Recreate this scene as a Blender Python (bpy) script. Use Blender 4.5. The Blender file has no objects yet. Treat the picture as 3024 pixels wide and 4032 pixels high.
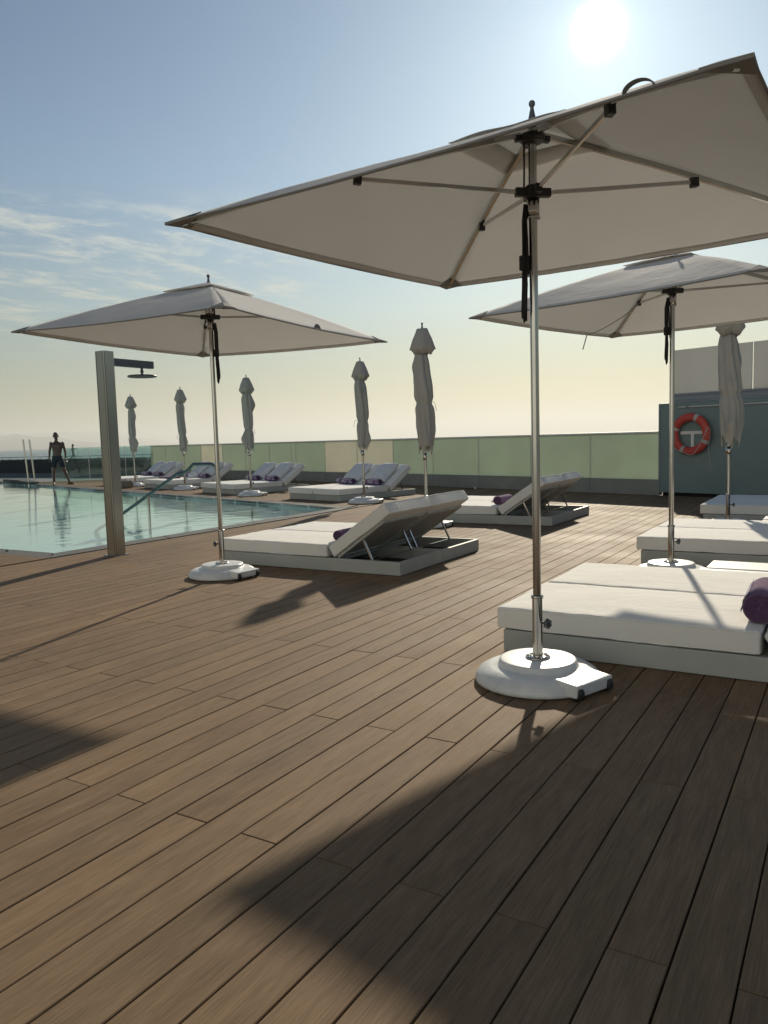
import bpy, bmesh, math, random
from mathutils import Vector, Matrix, noise
R = math.radians
random.seed(7)
SC = bpy.context.scene
COL = SC.collection

# ------------------------------------------------------------------ camera
PITCH, ROLL, YAW, EYE = R(5.38075), R(-1.66983), R(31.32669), 1.25
fwd0 = Vector((-math.sin(YAW), math.cos(YAW), 0)); rt = Vector((math.cos(YAW), math.sin(YAW), 0))
fw = fwd0 * math.cos(PITCH) + Vector((0, 0, -math.sin(PITCH)))
up = rt.cross(fw)
cr = rt * math.cos(ROLL) + up * math.sin(ROLL)
cu = -rt * math.sin(ROLL) + up * math.cos(ROLL)
cam_d = bpy.data.cameras.new('camera'); cam = bpy.data.objects.new('camera', cam_d); COL.objects.link(cam)
cam.matrix_world = Matrix(((cr.x, cu.x, -fw.x, 0), (cr.y, cu.y, -fw.y, 0), (cr.z, cu.z, -fw.z, EYE), (0, 0, 0, 1)))
cam_d.sensor_fit = 'VERTICAL'; cam_d.sensor_height = 36.0; cam_d.lens = 3071.02 / 4032 * 36
cam_d.clip_start = 0.05; cam_d.clip_end = 150000
SC.camera = cam

# ------------------------------------------------------------------ sun, sky, exposure
SUN = Vector((-0.246, 0.871, 0.426)).normalized()
SUN_EL = math.asin(SUN.z); SUN_AZ = math.atan2(SUN.x, SUN.y)
sl = bpy.data.lights.new('sun', 'SUN'); sl.energy = 5.0; sl.angle = R(0.9); sl.color = (1.0, 0.885, 0.70)
so = bpy.data.objects.new('sun', sl); COL.objects.link(so)
so.rotation_euler = SUN.to_track_quat('Z', 'Y').to_euler(); so.location = (0, 0, 20)

def build_world():
    w = bpy.data.worlds.new('World'); SC.world = w; w.use_nodes = True
    nt = w.node_tree; N = nt.nodes; L = nt.links; N.clear()
    out = N.new('ShaderNodeOutputWorld'); bg = N.new('ShaderNodeBackground'); L.new(bg.outputs[0], out.inputs[0])
    sky = N.new('ShaderNodeTexSky'); sky.sky_type = 'NISHITA'; sky.sun_disc = False
    sky.sun_elevation = SUN_EL; sky.sun_rotation = SUN_AZ
    sky.air_density = 1.0; sky.dust_density = 0.35; sky.ozone_density = 1.3; sky.altitude = 0
    tc = N.new('ShaderNodeTexCoord')
    def math_(op, a, b=None, c=None):
        m = N.new('ShaderNodeMath'); m.operation = op
        for i, v in enumerate((a, b, c)):
            if v is None: continue
            if isinstance(v, (int, float)): m.inputs[i].default_value = v
            else: L.new(v, m.inputs[i])
        return m.outputs[0]
    nrm = N.new('ShaderNodeVectorMath'); nrm.operation = 'NORMALIZE'; L.new(tc.outputs['Generated'], nrm.inputs[0])
    dot = N.new('ShaderNodeVectorMath'); dot.operation = 'DOT_PRODUCT'; L.new(nrm.outputs[0], dot.inputs[0]); dot.inputs[1].default_value = SUN
    ang = math_('ARCCOSINE', math_('MINIMUM', dot.outputs['Value'], 0.999999))
    # the sun's disc and its bright aureole in hazy air
    core = math_('EXPONENT', math_('MULTIPLY', math_('POWER', math_('DIVIDE', ang, 0.026), 4), -1))
    halo = math_('EXPONENT', math_('MULTIPLY', math_('DIVIDE', ang, 0.033), -1))
    wide = math_('EXPONENT', math_('MULTIPLY', math_('DIVIDE', ang, 0.27), -1))
    glow = math_('ADD', math_('ADD', math_('MULTIPLY', core, 14), math_('MULTIPLY', halo, 8.0)), 0.0)
    # thin clouds
    sep = N.new('ShaderNodeSeparateXYZ'); L.new(nrm.outputs[0], sep.inputs[0])
    zc = math_('MAXIMUM', sep.outputs['Z'], 0.02)
    px = math_('DIVIDE', sep.outputs['X'], zc); py = math_('DIVIDE', sep.outputs['Y'], zc)
    cmb = N.new('ShaderNodeCombineXYZ'); L.new(px, cmb.inputs[0]); L.new(py, cmb.inputs[1])
    mp = N.new('ShaderNodeMapping'); mp.inputs['Rotation'].default_value = (0, 0, R(-14)); mp.inputs['Scale'].default_value = (1.35, 0.85, 1); L.new(cmb.outputs[0], mp.inputs[0])
    n1 = N.new('ShaderNodeTexNoise'); n1.inputs['Scale'].default_value = 2.3; n1.inputs['Detail'].default_value = 9; n1.inputs['Roughness'].default_value = 0.68; n1.inputs['Distortion'].default_value = 0.25
    L.new(mp.outputs[0], n1.inputs['Vector'])
    r1 = N.new('ShaderNodeMapRange'); L.new(n1.outputs[0], r1.inputs[0]); r1.inputs[1].default_value = 0.45; r1.inputs[2].default_value = 0.66; r1.interpolation_type = 'SMOOTHSTEP'
    # clouds lie in one bank: a patch of directions low on the left of the sun
    cd = N.new('ShaderNodeVectorMath'); cd.operation = 'DOT_PRODUCT'; L.new(nrm.outputs[0], cd.inputs[0]); cd.inputs[1].default_value = Vector((-0.725, 0.66, 0.205)).normalized()
    r2 = N.new('ShaderNodeMapRange'); L.new(cd.outputs['Value'], r2.inputs[0]); r2.inputs[1].default_value = 0.966; r2.inputs[2].default_value = 0.994; r2.interpolation_type = 'SMOOTHSTEP'
    r3 = N.new('ShaderNodeMapRange'); L.new(sep.outputs['Z'], r3.inputs[0]); r3.inputs[1].default_value = 0.09; r3.inputs[2].default_value = 0.17; r3.interpolation_type = 'SMOOTHSTEP'
    r4 = N.new('ShaderNodeMapRange'); L.new(sep.outputs['Z'], r4.inputs[0]); r4.inputs[1].default_value = 0.30; r4.inputs[2].default_value = 0.25; r4.interpolation_type = 'SMOOTHSTEP'
    cm = math_('MULTIPLY', math_('MULTIPLY', math_('MULTIPLY', r1.outputs[0], r2.outputs[0]), r3.outputs[0]), r4.outputs[0])
    cm = math_('MULTIPLY', cm, 0.60)
    mc = N.new('ShaderNodeMix'); mc.data_type = 'RGBA'; L.new(cm, mc.inputs['Factor']); L.new(sky.outputs[0], mc.inputs['A']); mc.inputs['B'].default_value = (13.5, 11.4, 9.4, 1)
    ga = N.new('ShaderNodeMix'); ga.data_type = 'RGBA'; ga.blend_type = 'ADD'; ga.inputs['Factor'].default_value = 1; L.new(mc.outputs['Result'], ga.inputs['A'])
    gc = N.new('ShaderNodeVectorMath'); gc.operation = 'SCALE'; gc.inputs[0].default_value = (1.0, 0.93, 0.80); L.new(glow, gc.inputs['Scale']); gw = N.new('ShaderNodeVectorMath'); gw.operation = 'SCALE'; gw.inputs[0].default_value = (4.5, 5.0, 5.5); L.new(wide, gw.inputs['Scale'])
    gs = N.new('ShaderNodeVectorMath'); gs.operation = 'ADD'; L.new(gc.outputs[0], gs.inputs[0]); L.new(gw.outputs[0], gs.inputs[1]); L.new(gs.outputs[0], ga.inputs['B'])
    hz = N.new('ShaderNodeValToRGB'); L.new(math_('ABSOLUTE', sep.outputs['Z']), hz.inputs[0]); el_ = hz.color_ramp.elements
    el_[0].position = 0.0; el_[0].color = (.39, .345, .225, 1); el_[1].position = 0.60; el_[1].color = (.48, .61, .70, 1)
    for p_, c_ in ((.06, (.47, .445, .335, 1)), (.16, (.62, .68, .63, 1)), (.30, (.64, .77, .81, 1))):
        q_ = hz.color_ramp.elements.new(p_); q_.color = c_
    ml = N.new('ShaderNodeMix'); ml.data_type = 'RGBA'; ml.blend_type = 'MULTIPLY'; ml.inputs['Factor'].default_value = 1
    L.new(ga.outputs['Result'], ml.inputs['A']); L.new(hz.outputs[0], ml.inputs['B'])
    L.new(ml.outputs['Result'], bg.inputs[0]); bg.inputs[1].default_value = SKY_STRENGTH
SKY_STRENGTH = 0.085
build_world()
SC.view_settings.view_transform = 'Standard'; SC.view_settings.look = 'None'; SC.view_settings.exposure = 0.0; SC.view_settings.gamma = 1
SC.render.engine = 'CYCLES'
SC.cycles.max_bounces = 10; SC.cycles.transparent_max_bounces = 12; SC.cycles.volume_bounces = 0

# ------------------------------------------------------------------ materials
def mat(name, base=(.5, .5, .5), rough=.5, metal=0, spec=.5):
    m = bpy.data.materials.new(name); m.use_nodes = True
    b = m.node_tree.nodes['Principled BSDF']
    b.inputs['Base Color'].default_value = (*base, 1); b.inputs['Roughness'].default_value = rough; b.inputs['Metallic'].default_value = metal
    b.inputs['Specular IOR Level'].default_value = spec
    return m, m.node_tree, b
def nd(nt, t, **kw):
    n = nt.nodes.new(t)
    for k, v in kw.items():
        if k.startswith('i_'): n.inputs[k[2:].replace('_', ' ')].default_value = v
        else: setattr(n, k, v)
    return n
def noisy(name, c1, c2, scale=4, rough=.5, bump=0, bscale=60, metal=0, stretch=(1, 1, 1), spec=.5, detail=6, bdist=.002):
    m, nt, b = mat(name, c1, rough, metal, spec); L = nt.links
    tc = nd(nt, 'ShaderNodeTexCoord'); mp = nd(nt, 'ShaderNodeMapping'); mp.inputs['Scale'].default_value = stretch; L.new(tc.outputs['Object'], mp.inputs[0])
    n = nd(nt, 'ShaderNodeTexNoise', i_Scale=scale, i_Detail=detail, i_Roughness=.6); L.new(mp.outputs[0], n.inputs['Vector'])
    cr_ = nd(nt, 'ShaderNodeMix', data_type='RGBA'); cr_.inputs['A'].default_value = (*c1, 1); cr_.inputs['B'].default_value = (*c2, 1)
    mr = nd(nt, 'ShaderNodeMapRange'); mr.inputs[1].default_value = .35; mr.inputs[2].default_value = .65; L.new(n.outputs[0], mr.inputs[0])
    L.new(mr.outputs[0], cr_.inputs['Factor']); L.new(cr_.outputs['Result'], b.inputs['Base Color'])
    if bump:
        n2 = nd(nt, 'ShaderNodeTexNoise', i_Scale=bscale, i_Detail=4); L.new(mp.outputs[0], n2.inputs['Vector'])
        bp = nd(nt, 'ShaderNodeBump', i_Strength=bump, i_Distance=bdist); L.new(n2.outputs[0], bp.inputs['Height']); L.new(bp.outputs[0], b.inputs['Normal'])
    return m

def deck_material():
    m, nt, b = mat('brown_composite_decking', rough=.5, spec=.13); b.inputs['Specular Tint'].default_value = (1, .84, .62, 1); L = nt.links
    tc = nd(nt, 'ShaderNodeTexCoord'); at = nd(nt, 'ShaderNodeAttribute', attribute_name='plank')
    sp = nd(nt, 'ShaderNodeSeparateColor'); L.new(at.outputs['Color'], sp.inputs[0])
    off = nd(nt, 'ShaderNodeVectorMath', operation='MULTIPLY_ADD'); L.new(at.outputs['Color'], off.inputs[0]); off.inputs[1].default_value = (37, 91, 11); L.new(tc.outputs['Object'], off.inputs[2])
    mp = nd(nt, 'ShaderNodeMapping'); mp.inputs['Scale'].default_value = (1, .025, 1); L.new(off.outputs[0], mp.inputs[0])
    g1 = nd(nt, 'ShaderNodeTexNoise', i_Scale=330, i_Detail=4, i_Roughness=.6); L.new(mp.outputs[0], g1.inputs['Vector'])
    mp2 = nd(nt, 'ShaderNodeMapping'); mp2.inputs['Scale'].default_value = (1, .12, 1); L.new(off.outputs[0], mp2.inputs[0])
    g2 = nd(nt, 'ShaderNodeTexNoise', i_Scale=26, i_Detail=5, i_Roughness=.6); L.new(mp2.outputs[0], g2.inputs['Vector'])
    g3 = nd(nt, 'ShaderNodeTexNoise', i_Scale=.9, i_Detail=6, i_Roughness=.65); L.new(tc.outputs['Object'], g3.inputs['Vector'])
    cr_ = nd(nt, 'ShaderNodeValToRGB'); e = cr_.color_ramp.elements; e[0].position = .25; e[0].color = (.068, .047, .029, 1); e[1].position = .78; e[1].color = (.385, .275, .172, 1)
    s1 = nd(nt, 'ShaderNodeMath', operation='MULTIPLY_ADD'); L.new(g1.outputs[0], s1.inputs[0]); s1.inputs[1].default_value = .44
    s0 = nd(nt, 'ShaderNodeMath', operation='MULTIPLY_ADD'); L.new(g2.outputs[0], s0.inputs[0]); s0.inputs[1].default_value = .24
    s2 = nd(nt, 'ShaderNodeMath', operation='MULTIPLY_ADD'); L.new(g3.outputs[0], s2.inputs[0]); s2.inputs[1].default_value = .22; s2.inputs[2].default_value = -.10
    L.new(s2.outputs[0], s0.inputs[2]); L.new(s0.outputs[0], s1.inputs[2])
    s3 = nd(nt, 'ShaderNodeMath', operation='MULTIPLY_ADD'); L.new(sp.outputs[0], s3.inputs[0]); s3.inputs[1].default_value = .07; L.new(s1.outputs[0], s3.inputs[2])
    s4 = nd(nt, 'ShaderNodeMath', operation='SUBTRACT'); L.new(s3.outputs[0], s4.inputs[0]); s4.inputs[1].default_value = -.07
    L.new(s4.outputs[0], cr_.inputs[0])
    tint = nd(nt, 'ShaderNodeMix', data_type='RGBA', blend_type='MULTIPLY'); tint.inputs['Factor'].default_value = 1
    mx = nd(nt, 'ShaderNodeMix', data_type='RGBA'); mx.inputs['A'].default_value = (1.04, .985, .965, 1); mx.inputs['B'].default_value = (1.01, .995, .985, 1); L.new(sp.outputs[1], mx.inputs['Factor'])
    L.new(cr_.outputs[0], tint.inputs['A']); L.new(mx.outputs['Result'], tint.inputs['B']); L.new(tint.outputs['Result'], b.inputs['Base Color'])
    rr = nd(nt, 'ShaderNodeMapRange'); L.new(g3.outputs[0], rr.inputs[0]); rr.inputs[1].default_value = .3; rr.inputs[2].default_value = .7; rr.inputs[3].default_value = .64; rr.inputs[4].default_value = .78
    L.new(rr.outputs[0], b.inputs['Roughness'])
    bp = nd(nt, 'ShaderNodeBump', i_Strength=.55, i_Distance=.0012); L.new(g1.outputs[0], bp.inputs['Height']); L.new(bp.outputs[0], b.inputs['Normal'])
    return m
M = {}
M['deck'] = deck_material()
M['under'] = mat('dark_joist_void', (.012, .011, .010), .9)[0]
M['coping'] = noisy('dark_slate_coping', (.060, .064, .064), (.095, .097, .094), 9, .8, .3, 90)
M['tile'] = noisy('pale_aqua_pool_tile', (.50, .66, .64), (.58, .74, .71), 3, .5)
M['metal'] = noisy('satin_stainless_steel', (.50, .49, .46), (.60, .58, .54), 3, .16, 0, metal=1, stretch=(1, 1, .15))
M['brushed'] = noisy('brushed_stainless_steel', (.40, .40, .36), (.46, .45, .40), 1.0, .30, .06, 400, metal=1, stretch=(1, 1, 1))
M['rail'] = noisy('dull_marine_steel', (.10, .13, .13), (.16, .19, .19), 3, .25, metal=1)
M['darksteel'] = noisy('dark_grey_steel', (.10, .105, .12), (.14, .145, .16), 5, .4, metal=.6)
M['black'] = noisy('black_plastic', (.016, .017, .018), (.03, .03, .032), 8, .45)
M['cord'] = noisy('black_cord', (.012, .013, .015), (.035, .035, .038), 300, .8)
M['basewhite'] = noisy('white_painted_umbrella_base', (.60, .62, .62), (.74, .75, .745), 9, .38, .05, 40)
M['frame'] = noisy('pale_grey_powder_coat', (.38, .395, .37), (.44, .455, .43), 2, .5, .03, 300)
M['slot'] = noisy('grey_sling_panel', (.30, .29, .27), (.34, .33, .31), 60, .8)
M['white'] = noisy('white_plastic', (.72, .72, .69), (.78, .78, .76), 5, .45)
M['orange'] = noisy('orange_red_ring_shell', (.50, .055, .04), (.58, .08, .055), 5, .45)
M['rope'] = noisy('pale_rope', (.55, .53, .48), (.65, .63, .58), 80, .9)
M['skirt'] = noisy('grey_stone_skirting', (.22, .23, .22), (.28, .285, .27), 2.5, .45, .1, 60)
M['railcap'] = noisy('pale_steel_cap', (.68, .69, .66), (.76, .77, .74), 4, .35, metal=.15)
M['greenwall'] = noisy('dull_green_render_wall', (.155, .225, .225), (.185, .255, .255), 1.3, .42, .08, 30)
M['fascia'] = noisy('blue_grey_metal_fascia', (.22, .25, .30), (.26, .29, .34), 2, .4, metal=.3)
M['slat'] = noisy('dark_blue_grey_slats', (.030, .042, .048), (.055, .068, .075), 6, .7, .2, 30)
M['kerb'] = noisy('grey_concrete_kerb', (.13, .15, .15), (.19, .21, .21), 2.5, .8, .2, 40)
M['prom'] = noisy('grey_promenade_paving', (.22, .22, .21), (.30, .30, .28), .4, .85)
M['towel'] = noisy('purple_terry_towel', (.105, .055, .125), (.17, .095, .19), 45, .95, .9, 420, bdist=.004)
M['letter'] = noisy('pale_lilac_print', (.60, .58, .70), (.66, .64, .76), 40, .9)
M['straw'] = noisy('woven_straw', (.13, .115, .08), (.26, .23, .17), 70, .95, .8, 120, bdist=.01)
M['skin'] = noisy('tanned_skin', (.085, .050, .038), (.115, .068, .052), 6, .5)
M['hair'] = noisy('dark_hair', (.012, .010, .009), (.03, .025, .02), 90, .6)
M['shorts'] = noisy('dark_navy_cloth', (.010, .022, .035), (.018, .034, .050), 40, .85)
M['palecloth'] = noisy('pale_green_cloth', (.40, .47, .43), (.50, .57, .53), 30, .85)
M['mount'] = noisy('dry_hillside', (.07, .075, .06), (.13, .12, .10), .0009, .95)

def fabric(name, c1, c2, transl, wr=.35, weave=900):
    m, nt, b = mat(name, c1, .85, spec=.25); L = nt.links
    tc = nd(nt, 'ShaderNodeTexCoord')
    n = nd(nt, 'ShaderNodeTexNoise', i_Scale=3.0, i_Detail=6, i_Roughness=.6); L.new(tc.outputs['Object'], n.inputs['Vector'])
    mx = nd(nt, 'ShaderNodeMix', data_type='RGBA'); mx.inputs['A'].default_value = (*c1, 1); mx.inputs['B'].default_value = (*c2, 1); L.new(n.outputs[0], mx.inputs['Factor']); L.new(mx.outputs['Result'], b.inputs['Base Color'])
    w = nd(nt, 'ShaderNodeTexNoise', i_Scale=weave, i_Detail=2); L.new(tc.outputs['Object'], w.inputs['Vector'])
    mp = nd(nt, 'ShaderNodeMapping'); mp.inputs['Scale'].default_value = (1, 2.2, 1); L.new(tc.outputs['Object'], mp.inputs[0])
    w2 = nd(nt, 'ShaderNodeTexNoise', i_Scale=7, i_Detail=4, i_Distortion=1.2); L.new(mp.outputs[0], w2.inputs['Vector'])
    b1 = nd(nt, 'ShaderNodeBump', i_Strength=wr, i_Distance=.012); L.new(w2.outputs[0], b1.inputs['Height'])
    b2 = nd(nt, 'ShaderNodeBump', i_Strength=.25, i_Distance=.0008); L.new(w.outputs[0], b2.inputs['Height']); L.new(b1.outputs[0], b2.inputs['Normal']); L.new(b2.outputs[0], b.inputs['Normal'])
    if transl:
        out = nt.nodes['Material Output']; tr = nd(nt, 'ShaderNodeBsdfTranslucent'); ms = nd(nt, 'ShaderNodeMixShader'); ms.inputs[0].default_value = transl
        L.new(mx.outputs['Result'], tr.inputs[0]); L.new(b.outputs[0], ms.inputs[1]); L.new(tr.outputs[0], ms.inputs[2]); L.new(ms.outputs[0], out.inputs[0])
    return m
M['canopy'] = fabric('taupe_white_canopy_cloth', (.74, .735, .715), (.80, .795, .775), .38, .35)
M['cushion'] = fabric('off_white_outdoor_cushion', (.76, .75, .71), (.82, .81, .77), 0, .35)
M['pillow'] = fabric('white_pillow_cloth', (.66, .68, .70), (.74, .76, .78), .05, .6)
M['hem'] = fabric('dark_canopy_hem', (.20, .20, .19), (.26, .25, .24), 0, .2)
M['drape'] = fabric('furled_grey_white_canopy_cloth', (.46, .45, .42), (.54, .53, .49), .22, .5)

def schlick(nt, f0, bump=None):
    """air-side reflectance, the same from either face of a pane or water surface"""
    L = nt.links; g = nd(nt, 'ShaderNodeNewGeometry'); d = nd(nt, 'ShaderNodeVectorMath', operation='DOT_PRODUCT'); L.new(g.outputs['Incoming'], d.inputs[0]); L.new(bump if bump is not None else g.outputs['Normal'], d.inputs[1])
    a = nd(nt, 'ShaderNodeMath', operation='ABSOLUTE'); L.new(d.outputs['Value'], a.inputs[0]); b = nd(nt, 'ShaderNodeMath', operation='SUBTRACT', use_clamp=True); b.inputs[0].default_value = 1; L.new(a.outputs[0], b.inputs[1])
    p = nd(nt, 'ShaderNodeMath', operation='POWER'); L.new(b.outputs[0], p.inputs[0]); p.inputs[1].default_value = 5
    m = nd(nt, 'ShaderNodeMath', operation='MULTIPLY_ADD'); L.new(p.outputs[0], m.inputs[0]); m.inputs[1].default_value = 1 - f0; m.inputs[2].default_value = f0
    return m
def frosted(name, tcol, dcol, mixt=.55):
    m = bpy.data.materials.new(name); m.use_nodes = True; nt = m.node_tree; L = nt.links; nt.nodes.clear()
    out = nd(nt, 'ShaderNodeOutputMaterial'); tr = nd(nt, 'ShaderNodeBsdfTranslucent'); df = nd(nt, 'ShaderNodeBsdfDiffuse'); gl = nd(nt, 'ShaderNodeBsdfGlossy', i_Roughness=.3)
    tc = nd(nt, 'ShaderNodeTexCoord'); n = nd(nt, 'ShaderNodeTexNoise', i_Scale=1.4, i_Detail=3); L.new(tc.outputs['Object'], n.inputs['Vector'])
    for node, c in ((tr, tcol), (df, dcol)):
        mx = nd(nt, 'ShaderNodeMix', data_type='RGBA'); mx.inputs['A'].default_value = (*[v * .9 for v in c], 1); mx.inputs['B'].default_value = (*[v * 1.08 for v in c], 1); L.new(n.outputs[0], mx.inputs['Factor']); L.new(mx.outputs['Result'], node.inputs[0])
    gl.inputs[0].default_value = (.35, .38, .35, 1)
    a = nd(nt, 'ShaderNodeMixShader'); a.inputs[0].default_value = mixt; L.new(df.outputs[0], a.inputs[1]); L.new(tr.outputs[0], a.inputs[2])
    fr = schlick(nt, .035); b = nd(nt, 'ShaderNodeMixShader'); L.new(fr.outputs[0], b.inputs[0]); L.new(a.outputs[0], b.inputs[1]); L.new(gl.outputs[0], b.inputs[2])
    L.new(b.outputs[0], out.inputs[0]); return m
M['fgreen'] = frosted('frosted_green_glass', (.60, .67, .575), (.30, .34, .295), .58)
M['fbeige'] = frosted('frosted_beige_glass', (.76, .75, .66), (.50, .49, .43), .60)
M['fupper'] = frosted('frosted_taupe_glass', (.70, .70, .68), (.42, .43, .425), .50)
def clear(name, tint, ior=1.45):
    m = bpy.data.materials.new(name); m.use_nodes = True; nt = m.node_tree; L = nt.links; nt.nodes.clear()
    out = nd(nt, 'ShaderNodeOutputMaterial'); tr = nd(nt, 'ShaderNodeBsdfTransparent'); tr.inputs[0].default_value = (*tint, 1); gl = nd(nt, 'ShaderNodeBsdfGlossy', i_Roughness=.02)
    df = nd(nt, 'ShaderNodeBsdfDiffuse'); df.inputs[0].default_value = (.45, .62, .58, 1)
    mx = nd(nt, 'ShaderNodeMixShader'); mx.inputs[0].default_value = .06; L.new(tr.outputs[0], mx.inputs[1]); L.new(df.outputs[0], mx.inputs[2])
    fr = schlick(nt, .04); b = nd(nt, 'ShaderNodeMixShader'); L.new(fr.outputs[0], b.inputs[0]); L.new(mx.outputs[0], b.inputs[1]); L.new(gl.outputs[0], b.inputs[2]); L.new(b.outputs[0], out.inputs[0]); return m
M['clear'] = clear('clear_greenish_glass', (.80, .92, .88))
def water_mat():
    m = bpy.data.materials.new('pool_water'); m.use_nodes = True; nt = m.node_tree; L = nt.links; nt.nodes.clear()
    out = nd(nt, 'ShaderNodeOutputMaterial'); tr = nd(nt, 'ShaderNodeBsdfTransparent'); tr.inputs[0].default_value = (.88, .97, .96, 1); gl = nd(nt, 'ShaderNodeBsdfGlossy', i_Roughness=.015); gl.inputs[0].default_value = (.92, .97, .96, 1)
    b = nd(nt, 'ShaderNodeMixShader')
    tc = nd(nt, 'ShaderNodeTexCoord'); mr_ = nd(nt, 'ShaderNodeMapping'); mr_.inputs['Rotation'].default_value = (0, 0, R(-146)); L.new(tc.outputs['Object'], mr_.inputs[0]); mp = nd(nt, 'ShaderNodeMapping'); mp.inputs['Scale'].default_value = (1.7, .32, 1); L.new(mr_.outputs[0], mp.inputs[0])
    n = nd(nt, 'ShaderNodeTexNoise', i_Scale=2.3, i_Detail=3, i_Roughness=.45, i_Distortion=.3); L.new(mp.outputs[0], n.inputs['Vector'])
    bp = nd(nt, 'ShaderNodeBump', i_Strength=.24, i_Distance=.03); L.new(n.outputs[0], bp.inputs['Height'])
    L.new(bp.outputs[0], gl.inputs['Normal']); fr = schlick(nt, .02, bp.outputs[0])
    L.new(fr.outputs[0], b.inputs[0]); L.new(tr.outputs[0], b.inputs[1]); L.new(gl.outputs[0], b.inputs[2]); L.new(b.outputs[0], out.inputs[0]); return m
M['water'] = water_mat()
def sea_mat():
    m, nt, b = mat('sea_water', (.035, .085, .11), .22); L = nt.links
    tc = nd(nt, 'ShaderNodeTexCoord'); n = nd(nt, 'ShaderNodeTexNoise', i_Scale=.35, i_Detail=8, i_Roughness=.7); L.new(tc.outputs['Object'], n.inputs['Vector'])
    bp = nd(nt, 'ShaderNodeBump', i_Strength=.9, i_Distance=.5); L.new(n.outputs[0], bp.inputs['Height']); L.new(bp.outputs[0], b.inputs['Normal'])
    return m
M['sea'] = sea_mat()

# ------------------------------------------------------------------ mesh helpers
class MB:
    def __init__(self): self.v = []; self.f = []; self.s = []; self.mi = []
    def add(self, vs, fs, smooth=False, mi=0, T=None):
        o = len(self.v)
        self.v += [tuple(T @ Vector(p)) if T is not None else tuple(p) for p in vs]
        self.f += [tuple(o + i for i in f) for f in fs]; self.s += [smooth] * len(fs); self.mi += [mi] * len(fs)
        return self
    def box(self, x0, x1, y0, y1, z0, z1, T=None, mi=0):
        vs = [(x, y, z) for z in (z0, z1) for y in (y0, y1) for x in (x0, x1)]
        return self.add(vs, [(0, 2, 3, 1), (4, 5, 7, 6), (0, 1, 5, 4), (2, 6, 7, 3), (0, 4, 6, 2), (1, 3, 7, 5)], False, mi, T)
    def lathe(self, prof, n=32, T=None, cap=True, mi=0, smooth=True):
        vs = []; fs = []
        for r, z in prof:
            vs += [(r * math.cos(2 * math.pi * i / n), r * math.sin(2 * math.pi * i / n), z) for i in range(n)]
        for k in range(len(prof) - 1):
            for i in range(n):
                j = (i + 1) % n; fs.append((k * n + i, k * n + j, (k + 1) * n + j, (k + 1) * n + i))
        self.add(vs, fs, smooth, mi, T)
        if cap:
            for k, rev in ((0, True), (len(prof) - 1, False)):
                if prof[k][0] > 1e-4:
                    c = [vs[k * n + i] for i in range(n)]
                    self.add(c, [tuple(range(n))[::-1] if rev else tuple(range(n))], False, mi, T)
        return self
    def tube(self, pts, r, n=10, T=None, cap=True, mi=0, sq=1.0):
        P = [Vector(p) for p in pts]; rs = r if isinstance(r, (list, tuple)) else [r] * len(P)
        vs = []; fs = []; prev = None
        for i, p in enumerate(P):
            d = (P[min(i + 1, len(P) - 1)] - P[max(i - 1, 0)]).normalized()
            if prev is None:
                a = Vector((0, 0, 1)) if abs(d.z) < .9 else Vector((1, 0, 0)); u_ = d.cross(a).normalized()
            else: u_ = (prev - d * prev.dot(d)).normalized()
            prev = u_; w_ = d.cross(u_)
            for k in range(n):
                t = 2 * math.pi * k / n; vs.append(p + u_ * math.cos(t) * rs[i] + w_ * math.sin(t) * rs[i] * sq)
        for i in range(len(P) - 1):
            for k in range(n):
                j = (k + 1) % n; fs.append((i * n + k, i * n + j, (i + 1) * n + j, (i + 1) * n + k))
        self.add(vs, fs, True, mi, T)
        if cap:
            m = len(P) - 1
            self.add([vs[k] for k in range(n)], [tuple(range(n))[::-1]], False, mi, T); self.add([vs[m * n + k] for k in range(n)], [tuple(range(n))], False, mi, T)
        return self
    def beam(self, a, b, w, h, T=None, mi=0):
        a = Vector(a); b = Vector(b); d = (b - a); L_ = d.length; d.normalize()
        s = d.cross(Vector((0, 0, 1)));
        if s.length < 1e-3: s = Vector((1, 0, 0))
        s.normalize(); u_ = s.cross(d)
        X = Matrix(((s.x, d.x, u_.x, a.x), (s.y, d.y, u_.y, a.y), (s.z, d.z, u_.z, a.z), (0, 0, 0, 1)))
        if T is not None: X = T @ X
        return self.box(-w / 2, w / 2, 0, L_, -h / 2, h / 2, X, mi)
    def build(self, name, m, parent=None, bevel=0, weld=False, solid=0, sub=0, recalc=True):
        me = bpy.data.meshes.new(name); me.from_pydata(self.v, [], self.f)
        for i, p in enumerate(me.polygons): p.use_smooth = self.s[i]; p.material_index = self.mi[i]
        for mm in (m if isinstance(m, (list, tuple)) else [m]): me.materials.append(mm)
        if recalc:
            bm_ = bmesh.new(); bm_.from_mesh(me); bmesh.ops.recalc_face_normals(bm_, faces=bm_.faces); bm_.to_mesh(me); bm_.free()
        me.update(); o = bpy.data.objects.new(name, me); COL.objects.link(o)
        if parent: o.parent = parent
        if weld: q = o.modifiers.new('weld', 'WELD'); q.merge_threshold = 1e-4
        if solid: q = o.modifiers.new('solid', 'SOLIDIFY'); q.thickness = solid; q.offset = 0
        if sub: q = o.modifiers.new('sub', 'SUBSURF'); q.levels = q.render_levels = sub
        if bevel: q = o.modifiers.new('bevel', 'BEVEL'); q.width = bevel; q.segments = 2; q.limit_method = 'ANGLE'; q.angle_limit = R(40)
        return o
def RotZ(a): return Matrix.Rotation(a, 4, 'Z')
def Tr(x, y, z): return Matrix.Translation((x, y, z))
def tag(o, label=None, cat=None, group=None, kind=None):
    for k, v in (('label', label), ('category', cat), ('group', group), ('kind', kind)):
        if v: o[k] = v
    return o
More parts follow.
